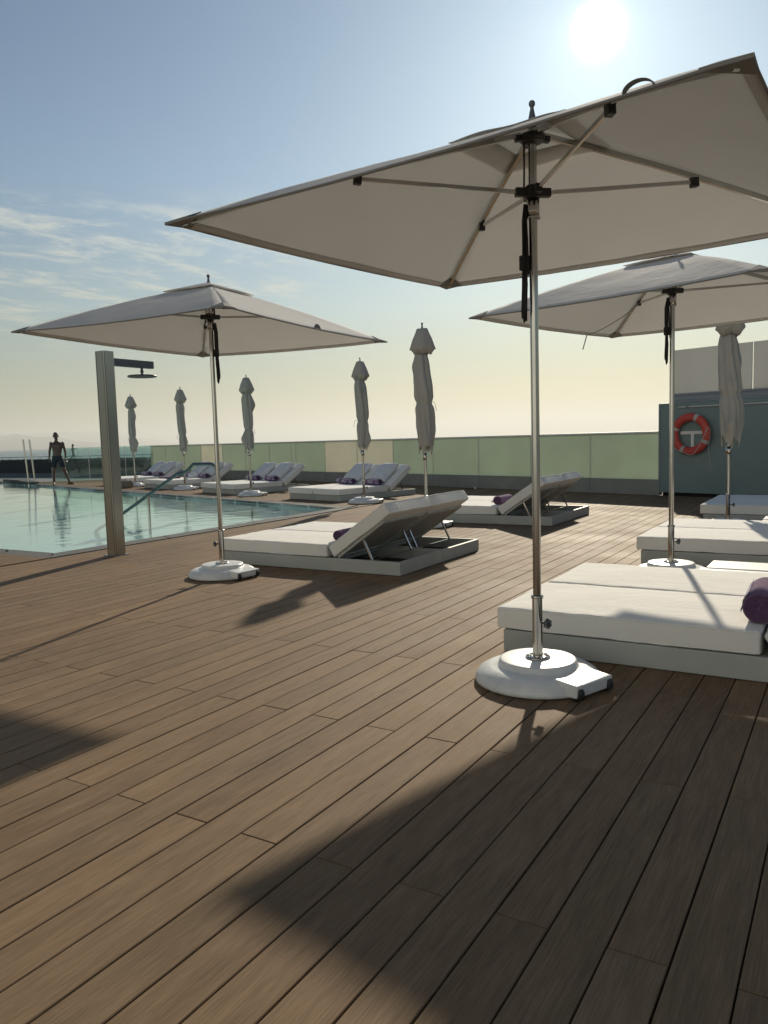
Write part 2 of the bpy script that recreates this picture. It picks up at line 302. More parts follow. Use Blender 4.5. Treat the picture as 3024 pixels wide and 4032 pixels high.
def thing(name, label, cat, loc=(0, 0, 0), rz=0, group=None):
    o = bpy.data.objects.new(name, None); COL.objects.link(o); o.location = loc; o.rotation_euler = (0, 0, rz); o.empty_display_size = .2
    return tag(o, label, cat, group)
def dup(root, loc, rz, label, group=None):
    r = root.copy(); COL.objects.link(r); r.location = loc; r.rotation_euler = (0, 0, rz); r['label'] = label
    if group: r['group'] = group
    for ch in list(root.children):
        c = ch.copy(); COL.objects.link(c); c.parent = r
        for g in list(ch.children):
            d = g.copy(); COL.objects.link(d); d.parent = c
    return r
def cushion_mb(x0, x1, y0, y1, z0, z1, r=.025, nx=26, ny=14, nz=3, puff=.008, amp=.004, seed=0, T=None, sag=0):
    """a soft rounded slab with seams: welded grid box"""
    mb = MB(); L = (x1 - x0, y1 - y0, z1 - z0); C0 = Vector(((x0 + x1) / 2, (y0 + y1) / 2, (z0 + z1) / 2)); hh = [l / 2 for l in L]
    def coords(h, n):
        c = [-h, -h + r * .15, -h + r * .4, -h + r * .75, -h + r]; c += [-h + r + (2 * h - 2 * r) * i / n for i in range(1, n)]; return c + [-v for v in c[:5][::-1]]
    cs = [coords(hh[0], nx), coords(hh[1], ny), coords(hh[2], nz)]
    def P(p):
        p = Vector(p); q = Vector([max(-hh[i] + r, min(hh[i] - r, p[i])) for i in range(3)]); d = p - q
        if d.length > 1e-9: p = q + d.normalized() * r
        u_ = [p[i] / hh[i] for i in range(3)]
        w = (1 - u_[0] ** 4) * (1 - u_[1] ** 4)
        p.z += u_[2] * puff * w - sag * w
        nn = noise.noise_vector(Vector((p.x * 5, p.y * 5, p.z * 5 + seed * 13.7))); edge = max(abs(u_[0]), abs(u_[1])) ** 3
        n2 = noise.noise(Vector((p.x * 14 + 5, p.y * 22, seed * 7.1 + p.z * 9)))
        p += Vector((nn.x * amp, nn.y * amp, nn.z * amp)) + Vector((0, 0, n2 * amp * .6 * (0.4 + edge)))
        return p + C0
    def edge_loop(zs_):      # a closed path along the rounded rim, for piping
        e = r * .42; pts = []; X_, Y_ = hh[0], hh[1]
        for i in range(60): pts.append((-X_ + e + (2 * X_ - 2 * e) * i / 60, -Y_))
        for i in range(30): pts.append((X_, -Y_ + e + (2 * Y_ - 2 * e) * i / 30))
        for i in range(60): pts.append((X_ - e - (2 * X_ - 2 * e) * i / 60, Y_))
        for i in range(30): pts.append((-X_, Y_ - e - (2 * Y_ - 2 * e) * i / 30))
        out = [P((x, y, zs_ * (hh[2] - e))) for x, y in pts]; out = [T @ q if T is not None else q for q in out]; return out + [out[0], out[1]]
    mb.loops = [edge_loop(1), edge_loop(-1)]
    for a, b, c in ((0, 1, 2), (1, 2, 0), (2, 0, 1)):
        for sgn in (-1, 1):
            A, B = cs[a], cs[b]; vs = []
            for q in B:
                for p in A:
                    v = [0, 0, 0]; v[a] = p; v[b] = q; v[c] = sgn * hh[c]; vs.append(P(v))
            na = len(A); fs = []
            for j in range(len(B) - 1):
                for i in range(na - 1):
                    f = (j * na + i, j * na + i + 1, (j + 1) * na + i + 1, (j + 1) * na + i); fs.append(f if sgn > 0 else f[::-1])
            mb.add(vs, fs, True, 0, T)
    return mb

# ------------------------------------------------------------------ the setting: terrace, pool, walls
def farline(x): return 11.83 + (x + 8.2) * (18.5 - 11.83) / (-29.3 + 8.2)
WALL = [(-40, 19.1), (-29.5, 18.95), (-26.1, 18.55), (-23.45, 21.25), (-15.38, 19.695), (-3.28, 15.64), (14, 9.844)]
def wally(x):
    for (xa, ya), (xb, yb) in zip(WALL, WALL[1:]):
        if xa <= x <= xb: return ya + (yb - ya) * (x - xa) / (xb - xa)
    return 9
def segments(x0, x1):
    """deck stretches (y at x0, y at x1) between x0 and x1, pool and coping cut out"""
    W = (wally(x0) + .02, wally(x1) + .02)
    if x0 > -7.90: return [((-3, -3), W)]
    c = .316
    far = (farline(x0) + c, farline(x1) + c)
    s = [((-3, -3), (5.56, 5.56))]
    if x0 > -29.0: s.append((far, W))
    return s
PITCHX = .1466; X0 = -.349; GAP = .0055
def build_deck():
    vs = []; fs = []; cols = []; us = []; uf = []
    rnd = random.Random(3)
    joints = {0: [1.797 + 1.982 * i for i in range(-4, 14)], 1: [2.780 + 1.982 * i for i in range(-4, 14)]}
    ka = int((-30 - X0) / PITCHX); kb = int((8 - X0) / PITCHX)
    for k in range(ka, kb):
        x0 = X0 + k * PITCHX + GAP / 2; x1 = x0 + PITCHX - GAP
        if x0 < -7.9 < x1: x1 = -7.9
        par = 0 if (k % 2) else 1     # board k=-1 has its joints on the first line
        for (a0, a1), (b0, b1) in segments(x0, x1):
            if min(b0 - a0, b1 - a1) < .05: continue
            o = len(us); us += [(x0 - .01, a0, -.034), (x1 + .01, a1, -.034), (x1 + .01, b1, -.034), (x0 - .01, b0, -.034)]; uf.append((o, o + 1, o + 2, o + 3))
            cuts = [j for j in joints[par] if max(a0, a1) + .15 < j < min(b0, b1) - .15]
            st = [(a0, a1)] + [(j + .0015, j + .0015) for j in cuts]; en = [(j - .0015, j - .0015) for j in cuts] + [(b0, b1)]
            for (p0, p1), (q0, q1) in zip(st, en):
                dz = rnd.uniform(-.0008, .0008); c = .0022; jx = rnd.uniform(-.0006, .0006)
                o = len(vs)
                X = (x0 + jx, x1 + jx)
                vs += [(X[0], p0, -.03), (X[1], p1, -.03), (X[1], q1, -.03), (X[0], q0, -.03),
                       (X[0], p0, dz - c), (X[1], p1, dz - c), (X[1], q1, dz - c), (X[0], q0, dz - c),
                       (X[0] + c, p0 + c, dz), (X[1] - c, p1 + c, dz), (X[1] - c, q1 - c, dz), (X[0] + c, q0 - c, dz)]
                col = (rnd.random(), rnd.random(), rnd.random(), 1)
                for f in ((0, 1, 5, 4), (1, 2, 6, 5), (2, 3, 7, 6), (3, 0, 4, 7), (4, 5, 9, 8), (5, 6, 10, 9), (6, 7, 11, 10), (7, 4, 8, 11), (8, 9, 10, 11)):
                    fs.append(tuple(o + i for i in f)); cols.append(col)
    me = bpy.data.meshes.new('deck'); me.from_pydata(vs, [], fs); me.materials.append(M['deck'])
    at = me.color_attributes.new('plank', 'FLOAT_COLOR', 'CORNER')
    data = []
    for p, c in zip(me.polygons, cols): data += list(c) * p.loop_total
    at.data.foreach_set('color', data)
    o = bpy.data.objects.new('deck', me); COL.objects.link(o); tag(o, kind='structure')
    mu = bpy.data.meshes.new('deck_subfloor'); mu.from_pydata(us, [], uf); mu.materials.append(M['under'])
    u_ = bpy.data.objects.new('deck_subfloor', mu); COL.objects.link(u_); tag(u_, kind='structure')
build_deck()

WP = [(-8.2, 5.86), (-8.2, 11.83), (-29.3, 18.5), (-33, 18.6), (-38, 5.86)]      # water edge
def build_pool():
    n = len(WP); zf = -.27
    mb = MB(); mb.add([(x, y, -.055) for x, y in WP], [tuple(range(n))]); o = mb.build('pool_water', M['water'], recalc=False); tag(o, kind='structure')
    cx = sum(p[0] for p in WP) / n; cy = sum(p[1] for p in WP) / n
    mb = MB()
    for i in range(n):
        a = WP[i]; b = WP[(i + 1) % n]
        mb.add([(a[0], a[1], -.004), (b[0], b[1], -.004), (b[0], b[1], zf), (a[0], a[1], zf)], [(0, 1, 2, 3)])
    mb.add([(x, y, zf) for x, y in WP], [tuple(range(n))])
    # shallow ledges along the near and right-hand edges
    mb.box(-37.5, -8.45, 5.862, 6.10, zf + .002, -.15); mb.box(-8.44, -8.202, 5.864, 11.7, zf + .002, -.15)
    o = mb.build('pool_basin', M['tile'], recalc=False); tag(o, kind='structure')
    # coping ring
    OP = [(-7.905, 5.565), (-7.905, 12.05), (-29.2, farline(-29.2) + .31), (-33.2, 18.93), (-38.4, 5.565)]
    mb = MB()
    for i in range(n):
        j = (i + 1) % n; a, b, c, d = WP[i], WP[j], OP[j], OP[i]
        L_ = math.dist(d, c); k = max(1, int(L_ / .9))
        for q in range(k):
            t0 = q / k + .0015 / 1; t1 = (q + 1) / k - .0015
            lp = lambda p, s, t: (p[0] + (s[0] - p[0]) * t, p[1] + (s[1] - p[1]) * t)
            v = [lp(a, b, t0), lp(a, b, t1), lp(d, c, t1), lp(d, c, t0)]
            vs = [(x, y, -.05) for x, y in v] + [(x, y, -.001) for x, y in v]
            mb.add(vs, [(3, 2, 1, 0), (4, 5, 6, 7), (0, 1, 5, 4), (1, 2, 6, 5), (2, 3, 7, 6), (3, 0, 4, 7)])
    o = mb.build('pool_coping', M['coping']); tag(o, kind='structure')
build_pool()
# land under and behind the terrace
mb = MB()
mb.add([(-7.9, -40, -.06), (26, -40, -.06), (26, 20, -.06), (-7.9, 20, -.06), (-7.9, -40, -6), (26, -40, -6), (26, 20, -6), (-7.9, 20, -6)], [(0, 1, 2, 3), (0, 4, 5, 1), (1, 5, 6, 2), (2, 6, 7, 3), (3, 7, 4, 0)])
mb.box(-60, -7.9, -40, 5.56, -6, -.06)
edge = [(-60, 19.6), (-29.5, 19.45), (-26.2, 18.95), (-23.6, 21.9), (-15.3, 20.0), (-7.9, 17.5)]
ip = [(-7.9, 12.05), (-15, farline(-15) + .3), (-23, farline(-23) + .3), (-29.2, 18.75), (-60, 18.9)]
pv = ip + edge; mb.add([(x, y, -.06) for x, y in pv], [tuple(range(len(pv)))[::-1]])
mb.add([(x, y, -.06) for x, y in edge] + [(x, y, -6) for x, y in edge], [(i, i + 1, i + 7, i + 6) for i in range(5)])
o = mb.build('terrace_ground', M['prom']); tag(o, kind='structure')
# promenade beyond the terrace: a strip between about 35 m and 84 m out
mb = MB(); pr_ = []
for X_, n_ in ((-104, 46.9), (-75.3, 48.2), (-54.5, 49.1), (-38, 49.8), (0, 51.5)): pr_ += [(X_, n_ + .13, -.045), (X_ - 1, n_ + 9, -.045), (X_ - 1, n_ + 9, -6)]
fs = []
for i in range(4):
    a = i * 3; b = a + 3; fs += [(a, b, b + 1, a + 1), (a + 1, b + 1, b + 2, a + 2)]
mb.add(pr_, fs); o = mb.build('promenade', M['prom']); tag(o, kind='structure')
mb = MB(); mb.add([(-110, 14, -1.5), (40, 14, -1.5), (40, 52, -1.5), (-104, 47, -1.5)], [(0, 1, 2, 3)]); o = mb.build('lower_terrace', M['kerb'], recalc=False); tag(o, kind='structure')
mb = MB(); mb.add([(-90000, -90000, -5), (90000, -90000, -5), (90000, 90000, -5), (-90000, 90000, -5)], [(0, 1, 2, 3)]); o = mb.build('sea', M['sea'], recalc=False); tag(o, kind='structure')

def ridge(name, dist, a0, a1, peaks, depth, seed):
    """mountain range between bearings (degrees left of +Y); peaks = [(deg, height)]"""
    mb = MB(); n = 90; rows = 7; vs = []; fs = []
    for i in range(n + 1):
        a = a0 + (a1 - a0) * i / n
        h = 0
        for (pa, ph), (qa, qh) in zip(peaks, peaks[1:]):
            if pa <= a <= qa: t = (a - pa) / (qa - pa); t = t * t * (3 - 2 * t); h = ph + (qh - ph) * t
        h *= 1 + .13 * noise.noise(Vector((a * 1.3, seed, 0))) + .06 * noise.noise(Vector((a * 4.1, seed, 3)))
        for j in range(rows):
            s = j / (rows - 1); hh = h * (1 - abs(2 * s - 1)) ** .9 * (1 + .25 * noise.noise(Vector((a * 1.7, s * 4, seed + 9))) * (1 if 0 < s < 1 and j != rows // 2 else 0))
            d = dist + (s - .5) * depth; vs.append((-math.sin(R(a)) * d, math.cos(R(a)) * d, -6 + hh))
    for i in range(n):
        for j in range(rows - 1): fs.append((i * rows + j, (i + 1) * rows + j, (i + 1) * rows + j + 1, i * rows + j + 1))
    mb.add(vs, fs, True); o = mb.build(name, M['mount']); tag(o, kind='structure')
ridge('coastal_mountains', 15000, 49.5, 75, [(49.5, 0), (50.5, 70), (52.5, 120), (54, 205), (55.5, 225), (56.3, 275), (57.2, 235), (59, 250), (63, 300), (70, 240), (75, 100)], 5000, 2.0)
ridge('distant_mountains', 24000, 44, 70, [(44, 0), (46, 60), (48, 210), (50, 390), (51.5, 450), (53.5, 460), (56, 420), (62, 440), (70, 300)], 6000, 5.0)

# ------------------------------------------------------------------ frosted terrace wall
Q = Vector((-3.28, 15.64, 0)); Bp = Vector((-15.38, 19.695, 0)); Ep = Vector((-23.45, 21.25, 0))
def wall_frame(a, b):
    d = (b - a).normalized(); n = Vector((-d.y, d.x, 0))     # n points away to the right of a->b reversed
    if n.y < 0: n = -n
    return Matrix(((d.x, n.x, 0, a.x), (d.y, n.y, 0, a.y), (0, 0, 1, 0), (0, 0, 0, 1))), (b - a).length
def glass_wall():
    t = thing('glass_wall', 'long low terrace wall of frosted green and beige glass on grey skirting', 'wall')
    sk = MB(); cap = MB(); lip = MB()
    J1 = [0, 1.57, 3.14, 4.72, 6.29, 7.83, 9.39, 10.94, 12.50, 12.76]; J2 = [0, 1.08, 2.34, 3.61, 4.88, 5.95, 7.20, 8.218]
    for (a, b, J, beige) in ((Q, Bp, J1, {(7.83, 9.39), (9.39, 10.94)}), (Bp, Ep, J2, {(3.61, 4.88)})):
        T, L_ = wall_frame(a, b)
        cap.box(0, L_, -.015, .055, 1.205, 1.238, T)
        lip.box(0, L_, .0, .05, .288, .303, T)
        for p, q in zip(J, J[1:]):
            sk.box(p + .004, q - .004, 0, .14, 0, .288, T)
            g = MB(); g.box(p + .006, q - .006, .012, .028, .303, 1.205, T)
            o = g.build('glass_panel', M['fbeige'] if (p, q) in beige else M['fgreen'], t)
            if (p, q) in beige: o['label'] = 'beige frosted glass panel'
            if p: c = MB(); c.box(p - .006, p + .006, .006, .034, .303, 1.205, T); c.build('joint_strip', M['railcap'], t)
    sk.build('skirting', M['skirt'], t, bevel=.003); cap.build('top_rail', M['railcap'], t, bevel=.004); lip.build('glass_channel', M['greenwall'], t)
glass_wall()

# clear glass balustrade at the pool's far end
def clear_balustrade():
    t = thing('glass_balustrade', 'clear glass balustrade with thin steel posts at the far end of the pool', 'balustrade')
    a = Vector((-26.05, 18.75, 0)); b = Vector((-23.45, 21.75, 0)); T, L_ = wall_frame(a, b); k = 3; w = L_ / k
    for i in range(k):
        g = MB(); g.box(i * w + .012, (i + 1) * w - .012, 0, .012, .01, 1.245, T); g.build('glass_panel', M['clear'], t)
    for i in range(k + 1):
        p = MB(); p.box(i * w - .009, i * w + .009, -.012, .024, 0, 1.26, T); p.build('post', M['railcap'], t)
clear_balustrade()
SW = [Vector(p + (0,)) for p in ((-104, 46.9), (-75.3, 48.2), (-54.5, 49.1), (-38, 49.8))]
def slat_fence():
    t = thing('slat_fence', 'long dark blue grey slatted fence beyond the far end of the pool', 'fence')
    kb = thing('kerb', 'low grey concrete kerb at the foot of the dark slatted fence', 'kerb')
    rl = thing('railing', 'low steel pipe railing on the walkway just behind the dark slatted fence', 'railing')
    bk = MB(); s = MB(); k = MB(); r = MB(); rnd = random.Random(5)
    for a, b in zip(SW, SW[1:]):
        T, L_ = wall_frame(a, b)
        bk.box(0, L_, .05, .12, -1.3, -.04, T)
        n = int(L_ / .125)
        for i in range(n): s.box(i * .125 + .02, i * .125 + .085, 0, .05, -1.25, .20 + rnd.uniform(-.03, .03), T)
        k.box(0, L_, -.5, -.01, -1.6, -1.18, T)
        r.tube([(0, .30, .42), (L_, .30, .42)], .026, 8, T)
        for i in range(int(L_ / 1.17) + 1): 
            p = MB(); p.tube([(i * 1.17, .30, -.04), (i * 1.17, .30, .395)], .022, 6, T); p.build('post', M['darksteel'], rl)
    bk.build('backing_board', M['slat'], t); s.build('slat_panel', M['slat'], t); k.build('kerb_stone', M['kerb'], kb, bevel=.01); r.build('handrail', M['darksteel'], rl)
slat_fence()

# ------------------------------------------------------------------ green building on the right
def building():
    T, _ = wall_frame(Bp, Q); T = Matrix.Translation(Q) @ Matrix(((.94816, .31777, 0, 0), (-.31777, .94816, 0, 0), (0, 0, 1, 0), (0, 0, 0, 1)))
    t = thing('pool_building', 'dark green rendered building with a blue grey fascia at the right edge', 'building')
    w = MB(); w.box(0, 9, 0, 5, .065, 1.76, T); w.build('wall', M['greenwall'], t, bevel=.006)
    p = MB(); p.box(.05, 9, .06, 4.9, -.03, .064, T); p.build('plinth', M['under'], t)  # near-black block paints the shade in the gap under the wall
    e = MB(); e.box(-.0, .028, -.012, -.001, .065, 1.755, T); e.build('corner_trim', M['fascia'], t)
    f = MB(); f.box(.20, 9, .02, 5, 1.762, 1.80, T); f.box(.278, 9, .035, 4.95, 1.802, 1.895, T); f.box(.278, 9, .01, .03, 1.885, 1.90, T); f.build('fascia', M['fascia'], t, bevel=.004)
    b = thing('roof_balustrade', 'taupe frosted glass balustrade on the roof of the green building', 'balustrade')
    us = [.278, 1.758, 3.24, 4.72, 6.2, 7.68, 9.0]
    for p_, q_ in zip(us, us[1:]):
        g = MB(); g.box(p_ + (.010 if p_ > 1 else 0), q_ - .010, .05, .066, 1.896, 2.74, T); g.build('glass_panel', M['fupper'], b)
    c = MB(); c.box(.278, 9, .042, .074, 1.896, 1.93, T); c.build('base_channel', M['fascia'], b)
    r = thing('rescue_pole', 'long pale pole held on brackets along the green wall above the life ring', 'pole')
    q = MB(); q.tube([(.43, -.06, 1.672), (4.5, -.06, 1.672)], .011, 8, T); q.build('shaft', M['railcap'], r)
    for x in (.60, 2.9):
        q = MB(); q.box(x - .012, x + .012, -.075, -.0015, 1.652, 1.690, T); q.build('bracket', M['darksteel'], r)
    # bracket and life ring
    br = thing('ring_bracket', 'white T shaped bracket on the green wall inside the life ring', 'bracket')
    C = T @ Tr(.69, 0, 1.166)
    q = MB(); q.box(-.235, .235, -.022, -.0015, -.002, .056, C); q.build('crossbar', M['white'], br, bevel=.003)
    q = MB(); q.box(-.028, .028, -.019, -.0015, -.30, -.003, C); q.build('upright', M['white'], br, bevel=.003)
    q = MB(); q.box(-.10, .10, -.05, -.020, -.335, -.30, C); q.build('hook', M['white'], br, bevel=.003)
    lr = thing('life_ring', 'orange red life ring with four white bands hung on the green wall', 'life ring')
    def torus(R0, r0, a0, a1, n, sc=1.0):
        mb = MB(); vs = []; m = 20
        for i in range(n + 1):
            a = a0 + (a1 - a0) * i / n
            for k in range(m):
                t_ = 2 * math.pi * k / m; rr = R0 + r0 * sc * math.cos(t_); vs.append((rr * math.cos(a), -.095 + .062 * sc * math.sin(t_), rr * math.sin(a)))
        fs = [(i * m + k, i * m + (k + 1) % m, (i + 1) * m + (k + 1) % m, (i + 1) * m + k) for i in range(n) for k in range(m)]
        mb.add(vs, fs, True, 0, C); return mb
    torus(.315, .075, 0, 2 * math.pi, 96).build('ring_shell', M['orange'], lr, weld=True)
    for a in (67, 160, -25, -116): torus(.315, .075, R(a - 5.5), R(a + 5.5), 6, 1.035).build('band', M['frame'], lr)
    ro = MB()
    def rp(a, rr=.40, y=-.10): return (rr * math.cos(R(a)), y, rr * math.sin(R(a)))
    ro.tube([rp(18, .385, -.15), rp(4, .33, -.165), rp(-25, .29, -.168), rp(-55, .325, -.17), rp(-74, .375, -.16), rp(-85, .385, -.165), rp(-105, .345, -.17), rp(-130, .365, -.17), rp(-155, .395, -.15)], .006, 6, C)
    ro.tube([rp(18, .385, -.15), rp(8, .405, -.13), rp(-10, .40, -.13), (.365, -.12, -.28), (.36, -.05, -.52), (.36, -.03, -.68)], .0035, 6, C)
    ro.build('grab_rope', M['rope'], lr)
building()

# ------------------------------------------------------------------ unseen block added behind the viewer to bounce fill light
def fill_block():
    t = thing('hotel_block', 'pale sunlit hotel block with bands of windows, behind the viewer', 'building')
    w = MB(); s = MB(); g = MB(); pr2 = t; y = -26
    for k in range(7):
        z = k * 3.3; w.box(-34, 26, y - 8, y, z + 2.2 if k else 2.4, z + 3.3)
        g.box(-33.9, 25.9, y - 7.9, y - .25, z + .0 if k else 0, z + 2.2 if k else 2.4)
    w.build('wall_band', M['facade'], t); g.build('window_band', M['facade_glass'], t)
M['facade'] = noisy('off_white_facade_panels', (.60, .63, .66), (.66, .69, .72), .5, .6)  # pale surfaces of the added block, returning sunlight to shaded sides
M['facade_glass'] = noisy('pale_curtained_glass', (.42, .44, .44), (.55, .56, .55), .8, .15)
fill_block()

# ------------------------------------------------------------------ sun loungers
LW, LL = .855, 2.16
def lounger_proto():
    t = thing('sun_lounger', '', 'sun lounger')
    f = MB()   # plinth frame: four boards, open inside
    h0, h1, w = .004, .128, .035
    f.box(0, LL, 0, w, h0, h1); f.box(0, LL, LW - w, LW, h0, h1); f.box(0, w, w + .0005, LW - w - .0005, h0, h1 - .001); f.box(LL - w, LL, w + .0005, LW - w - .0005, h0, h1 - .001)
    f.box(w + .001, 1.42, w + .001, LW - w - .001, .085, .118)
    f.build('frame', M['frame'], t, bevel=.004)
    b = MB(); b.box(1.421, LL - w - .001, w + .001, LW - w - .001, .006, .02); b.build('floor_pan', M['under'], t)
    sc_ = cushion_mb(-.045, 1.350, .003, LW - .003, .131, .256, .018, 34, 18, 3, .006, .004, 1); scu = sc_.build('seat_cushion', M['cushion'], t, weld=True)
    ang = R(34.5); H = Matrix.Translation((1.46, 0, .135)) @ Matrix.Rotation(-ang, 4, 'Y')
    p = MB(); p.box(0, .63, .03, .075, -.012, .014, H); p.box(0, .63, LW - .075, LW - .03, -.012, .014, H); p.box(.59, .63, .0755, LW - .0755, -.011, .013, H); p.box(0, .04, .0755, LW - .0755, -.011, .013, H)
    p.build('backrest_frame', M['frame'], t, bevel=.003)
    s = MB(); s.box(.041, .589, .0757, LW - .0757, .001, .007, H); s.build('backrest_panel', M['slot'], t)
    cb = cushion_mb(-.03, .745, .004, LW - .004, .016, .138, .02, 18, 18, 3, .008, .005, 2, H); bcu = cb.build('back_cushion', M['cushion'], t, weld=True)
    for cm_, co in ((sc_, scu), (cb, bcu)):
        pp = MB()
        for lp in cm_.loops: pp.tube(lp, .0042, 6, cap=False)
        pp.build('piping', M['cushion'], co)
    for y in (.055, LW - .055):
        k = MB(); k.beam((1.83, y, .125), H @ Vector((.33, y, -.013)), .022, .014); k.build('strut', M['metal'], t)
    k = MB(); k.beam((1.83, .066, .119), (1.83, LW - .066, .119), .016, .012); k.build('strut_bar', M['metal'], t)
    return t
GL = 'paired white sun loungers'
first = lounger_proto()
def lounger(x, y, rz, label):
    """x, y: corner of the frame at its foot on the bed's right hand side"""
    global first
    if first is not None:
        o = first; first = None; o.location = (x, y, 0); o.rotation_euler = (0, 0, rz); o['label'] = label; o['group'] = GL; lounger.proto = o; return o
    return dup(lounger.proto, (x, y, 0), rz, label, GL)
S2 = LW + .012
lounger(-5.68, 6.036, 0, 'white sun lounger in front of the rolled towel, nearest the left open umbrella')
lounger(-5.68, 6.036 + S2, 0, 'white sun lounger on the pool side of the pair beside the left open umbrella')
lounger(-5.68, 10.15, 0, 'near white lounger of the furthest middle pair, in front of the green glass')
lounger(-5.68, 10.15 + S2, 0, 'rear white lounger of the furthest middle pair, in front of the green glass')
lounger(-1.734, 4.142, 0, 'nearest white sun lounger, behind the big umbrella base, with a purple towel roll')
lounger(-1.734, 4.142 + S2 + .01, 0, 'white sun lounger on the far side of the nearest pair, crossed by a pole shadow')
lounger(-1.734, 7.50, 0, 'near white sun lounger of the sunlit middle pair at the right edge')
lounger(-1.734, 7.50 + S2, 0, 'far white sun lounger of the sunlit middle pair at the right edge')
lounger(-1.734, 11.0, 0, 'near white sun lounger of the pair in the shade of the green building')
lounger(-1.734, 11.0 + S2, 0, 'far white sun lounger of the pair in the shade of the green building')
def pair_far(px, py, deg, names):
    """pair whose foot faces the pool; (px,py) = foot corner on the camera's right; long side runs at deg from +Y"""
    a = R(90 - deg)                    # local +x direction (foot to head)
    d = Vector((math.cos(a), math.sin(a), 0)); l = Vector((-d.y, d.x, 0))
    for i, nm in enumerate(names): p = Vector((px, py, 0)) + l * (S2 * i); lounger(p.x, p.y, a, nm)
    return d, l
far = []
for (px, py, deg, w) in ((-8.905, 12.965, 15.5, 'behind the second closed umbrella from the right'), (-12.80, 14.19, 18.5, 'behind the third closed umbrella from the left'), (-16.42, 15.48, 19.5, 'behind the second closed umbrella from the left'), (-19.39, 16.46, 19.5, 'behind the leftmost closed umbrella')):
    d, l = pair_far(px, py, deg, ['right-hand white lounger ' + w, 'left-hand white lounger ' + w]); far.append((Vector((px, py, 0)), d, l, w))

# ------------------------------------------------------------------ towels and pillows
def towel_roll(L_, r, seed):
    """roll along local y, spiral ends"""
    mb = MB(); n = 40; m = 14; vs = []; fs = []
    for j in range(m + 1):
        y = -L_ / 2 + L_ * j / m
        for i in range(n):
            a = 2 * math.pi * i / n
            rr = r * (1 + .035 * noise.noise(Vector((math.cos(a) * 1.5, y * 9, math.sin(a) * 1.5 + seed))) + .03 * noise.noise(Vector((a * 1.2, y * 26, seed)))) * (1 - .06 * (abs(2 * y / L_) ** 8))
            if i in (4, 5): rr *= 1.035
            vs.append((rr * math.cos(a) * 1.04, y, max(-r * .90, rr * math.sin(a))))
    for j in range(m):
        for i in range(n): k = (i + 1) % n; fs.append((j * n + i, (j + 1) * n + i, (j + 1) * n + k, j * n + k))
    mb.add(vs, fs, True)
    for sgn in (-1, 1):       # concentric coil at each end
        rings = 7; ev = []; base = 0 if sgn < 0 else m * n
        for q in range(rings * 2 + 1):
            f = 1 - q / (rings * 2); dy = sgn * (.004 if q % 2 else -.006) * (1 if q else 0)
            for i in range(n):
                a = 2 * math.pi * i / n; p = vs[base + i]; ff = f * (1 + (.05 * noise.noise(Vector((a, q * .7, seed))) if q else 0)); ev.append((p[0] * ff, p[1] + dy, p[2] * ff))
        ef = []
        for q in range(rings * 2 - 1 + 0):
            for i in range(n): k = (i + 1) % n; ef.append((q * n + i, q * n + k, (q + 1) * n + k, (q + 1) * n + i) if sgn < 0 else (q * n + i, (q + 1) * n + i, (q + 1) * n + k, q * n + k))
        mb.add(ev[:rings * 2 * n], ef, True); mb.add([ev[(rings * 2 - 1) * n + i] for i in range(n)], [tuple(range(n))], True)
    return mb
def text_mesh(s, size):
    cu_ = bpy.data.curves.new('txt', 'FONT'); cu_.body = s; cu_.size = size; cu_.align_x = 'CENTER'; cu_.align_y = 'CENTER'; cu_.resolution_u = 3; cu_.offset = size * .022
    o = bpy.data.objects.new('txt', cu_); COL.objects.link(o); dg = bpy.context.evaluated_depsgraph_get(); me = bpy.data.meshes.new_from_object(o.evaluated_get(dg))
    vs = [v.co.copy() for v in me.vertices]; fs = [tuple(p.vertices) for p in me.polygons]; bpy.data.objects.remove(o); return vs, fs
TXT = text_mesh('W HOTEL', .125)
def towel(name_label, loc, rz, L_=.50, r=.068, letters=True, seed=1):
    t = thing('rolled_towel', name_label, 'towel', loc, rz, 'rolled purple towels on the loungers')
    towel_roll(L_, r, seed).build('towel_roll', M['towel'], t)
    if letters:       # printed word wrapped round the side facing local -x
        vs, fs = TXT; out = []
        for v in vs:
            a = math.pi - v.y / (r * 1.05) - R(14); out.append(((r * 1.10) * math.cos(a), -v.x, (r * 1.10) * math.sin(a)))
        mb = MB(); mb.add(out, fs); mb.build('printed_lettering', M['letter'], t)
    return t
ZS = .262
towel('thick purple towel roll with coiled end on the nearest lounger at the right edge', (-.415, 4.56, ZS + .072), R(2), .52, .080, True, 3)
towel('small dark purple towel roll end by the raised back of the left middle lounger', (-4.375, 6.50, ZS + .045), 0, .42, .054, False, 4)
towel('purple towel roll on the furthest back pair in front of the green glass', (-4.40, 10.58, ZS + .055), 0, .44, .064, True, 5)
pil = cushion_mb(-.02, .56, -.25, .25, 0, .10, .045, 14, 12, 2, .03, .010, 4)
pm = None
tk = 6
for gi, (p, d, l, w) in enumerate(far):
    a = math.atan2(d.y, d.x)
    for i, side in enumerate(('right-hand', 'left-hand')):
        q = p + l * (S2 * i + LW / 2) + d * 1.27
        towel('purple rolled towel on the %s lounger %s' % (side, w), (q.x, q.y, ZS + .058), a, .46, .068, True, tk + i + gi * 2)
        q2 = p + l * (S2 * i + LW / 2) + d * 1.425
        if pm is None:
            o = pil.build('pillow', M['pillow'], None, weld=True); pm = o
        else:
            o = pm.copy(); COL.objects.link(o)
        o.matrix_world = Matrix.Translation((q2.x, q2.y, .31)) @ RotZ(a) @ Matrix.Rotation(-R(36), 4, 'Y')
        tag(o, 'white pillow on the %s lounger %s' % (side, w), 'pillow', 'white pillows on the poolside loungers')
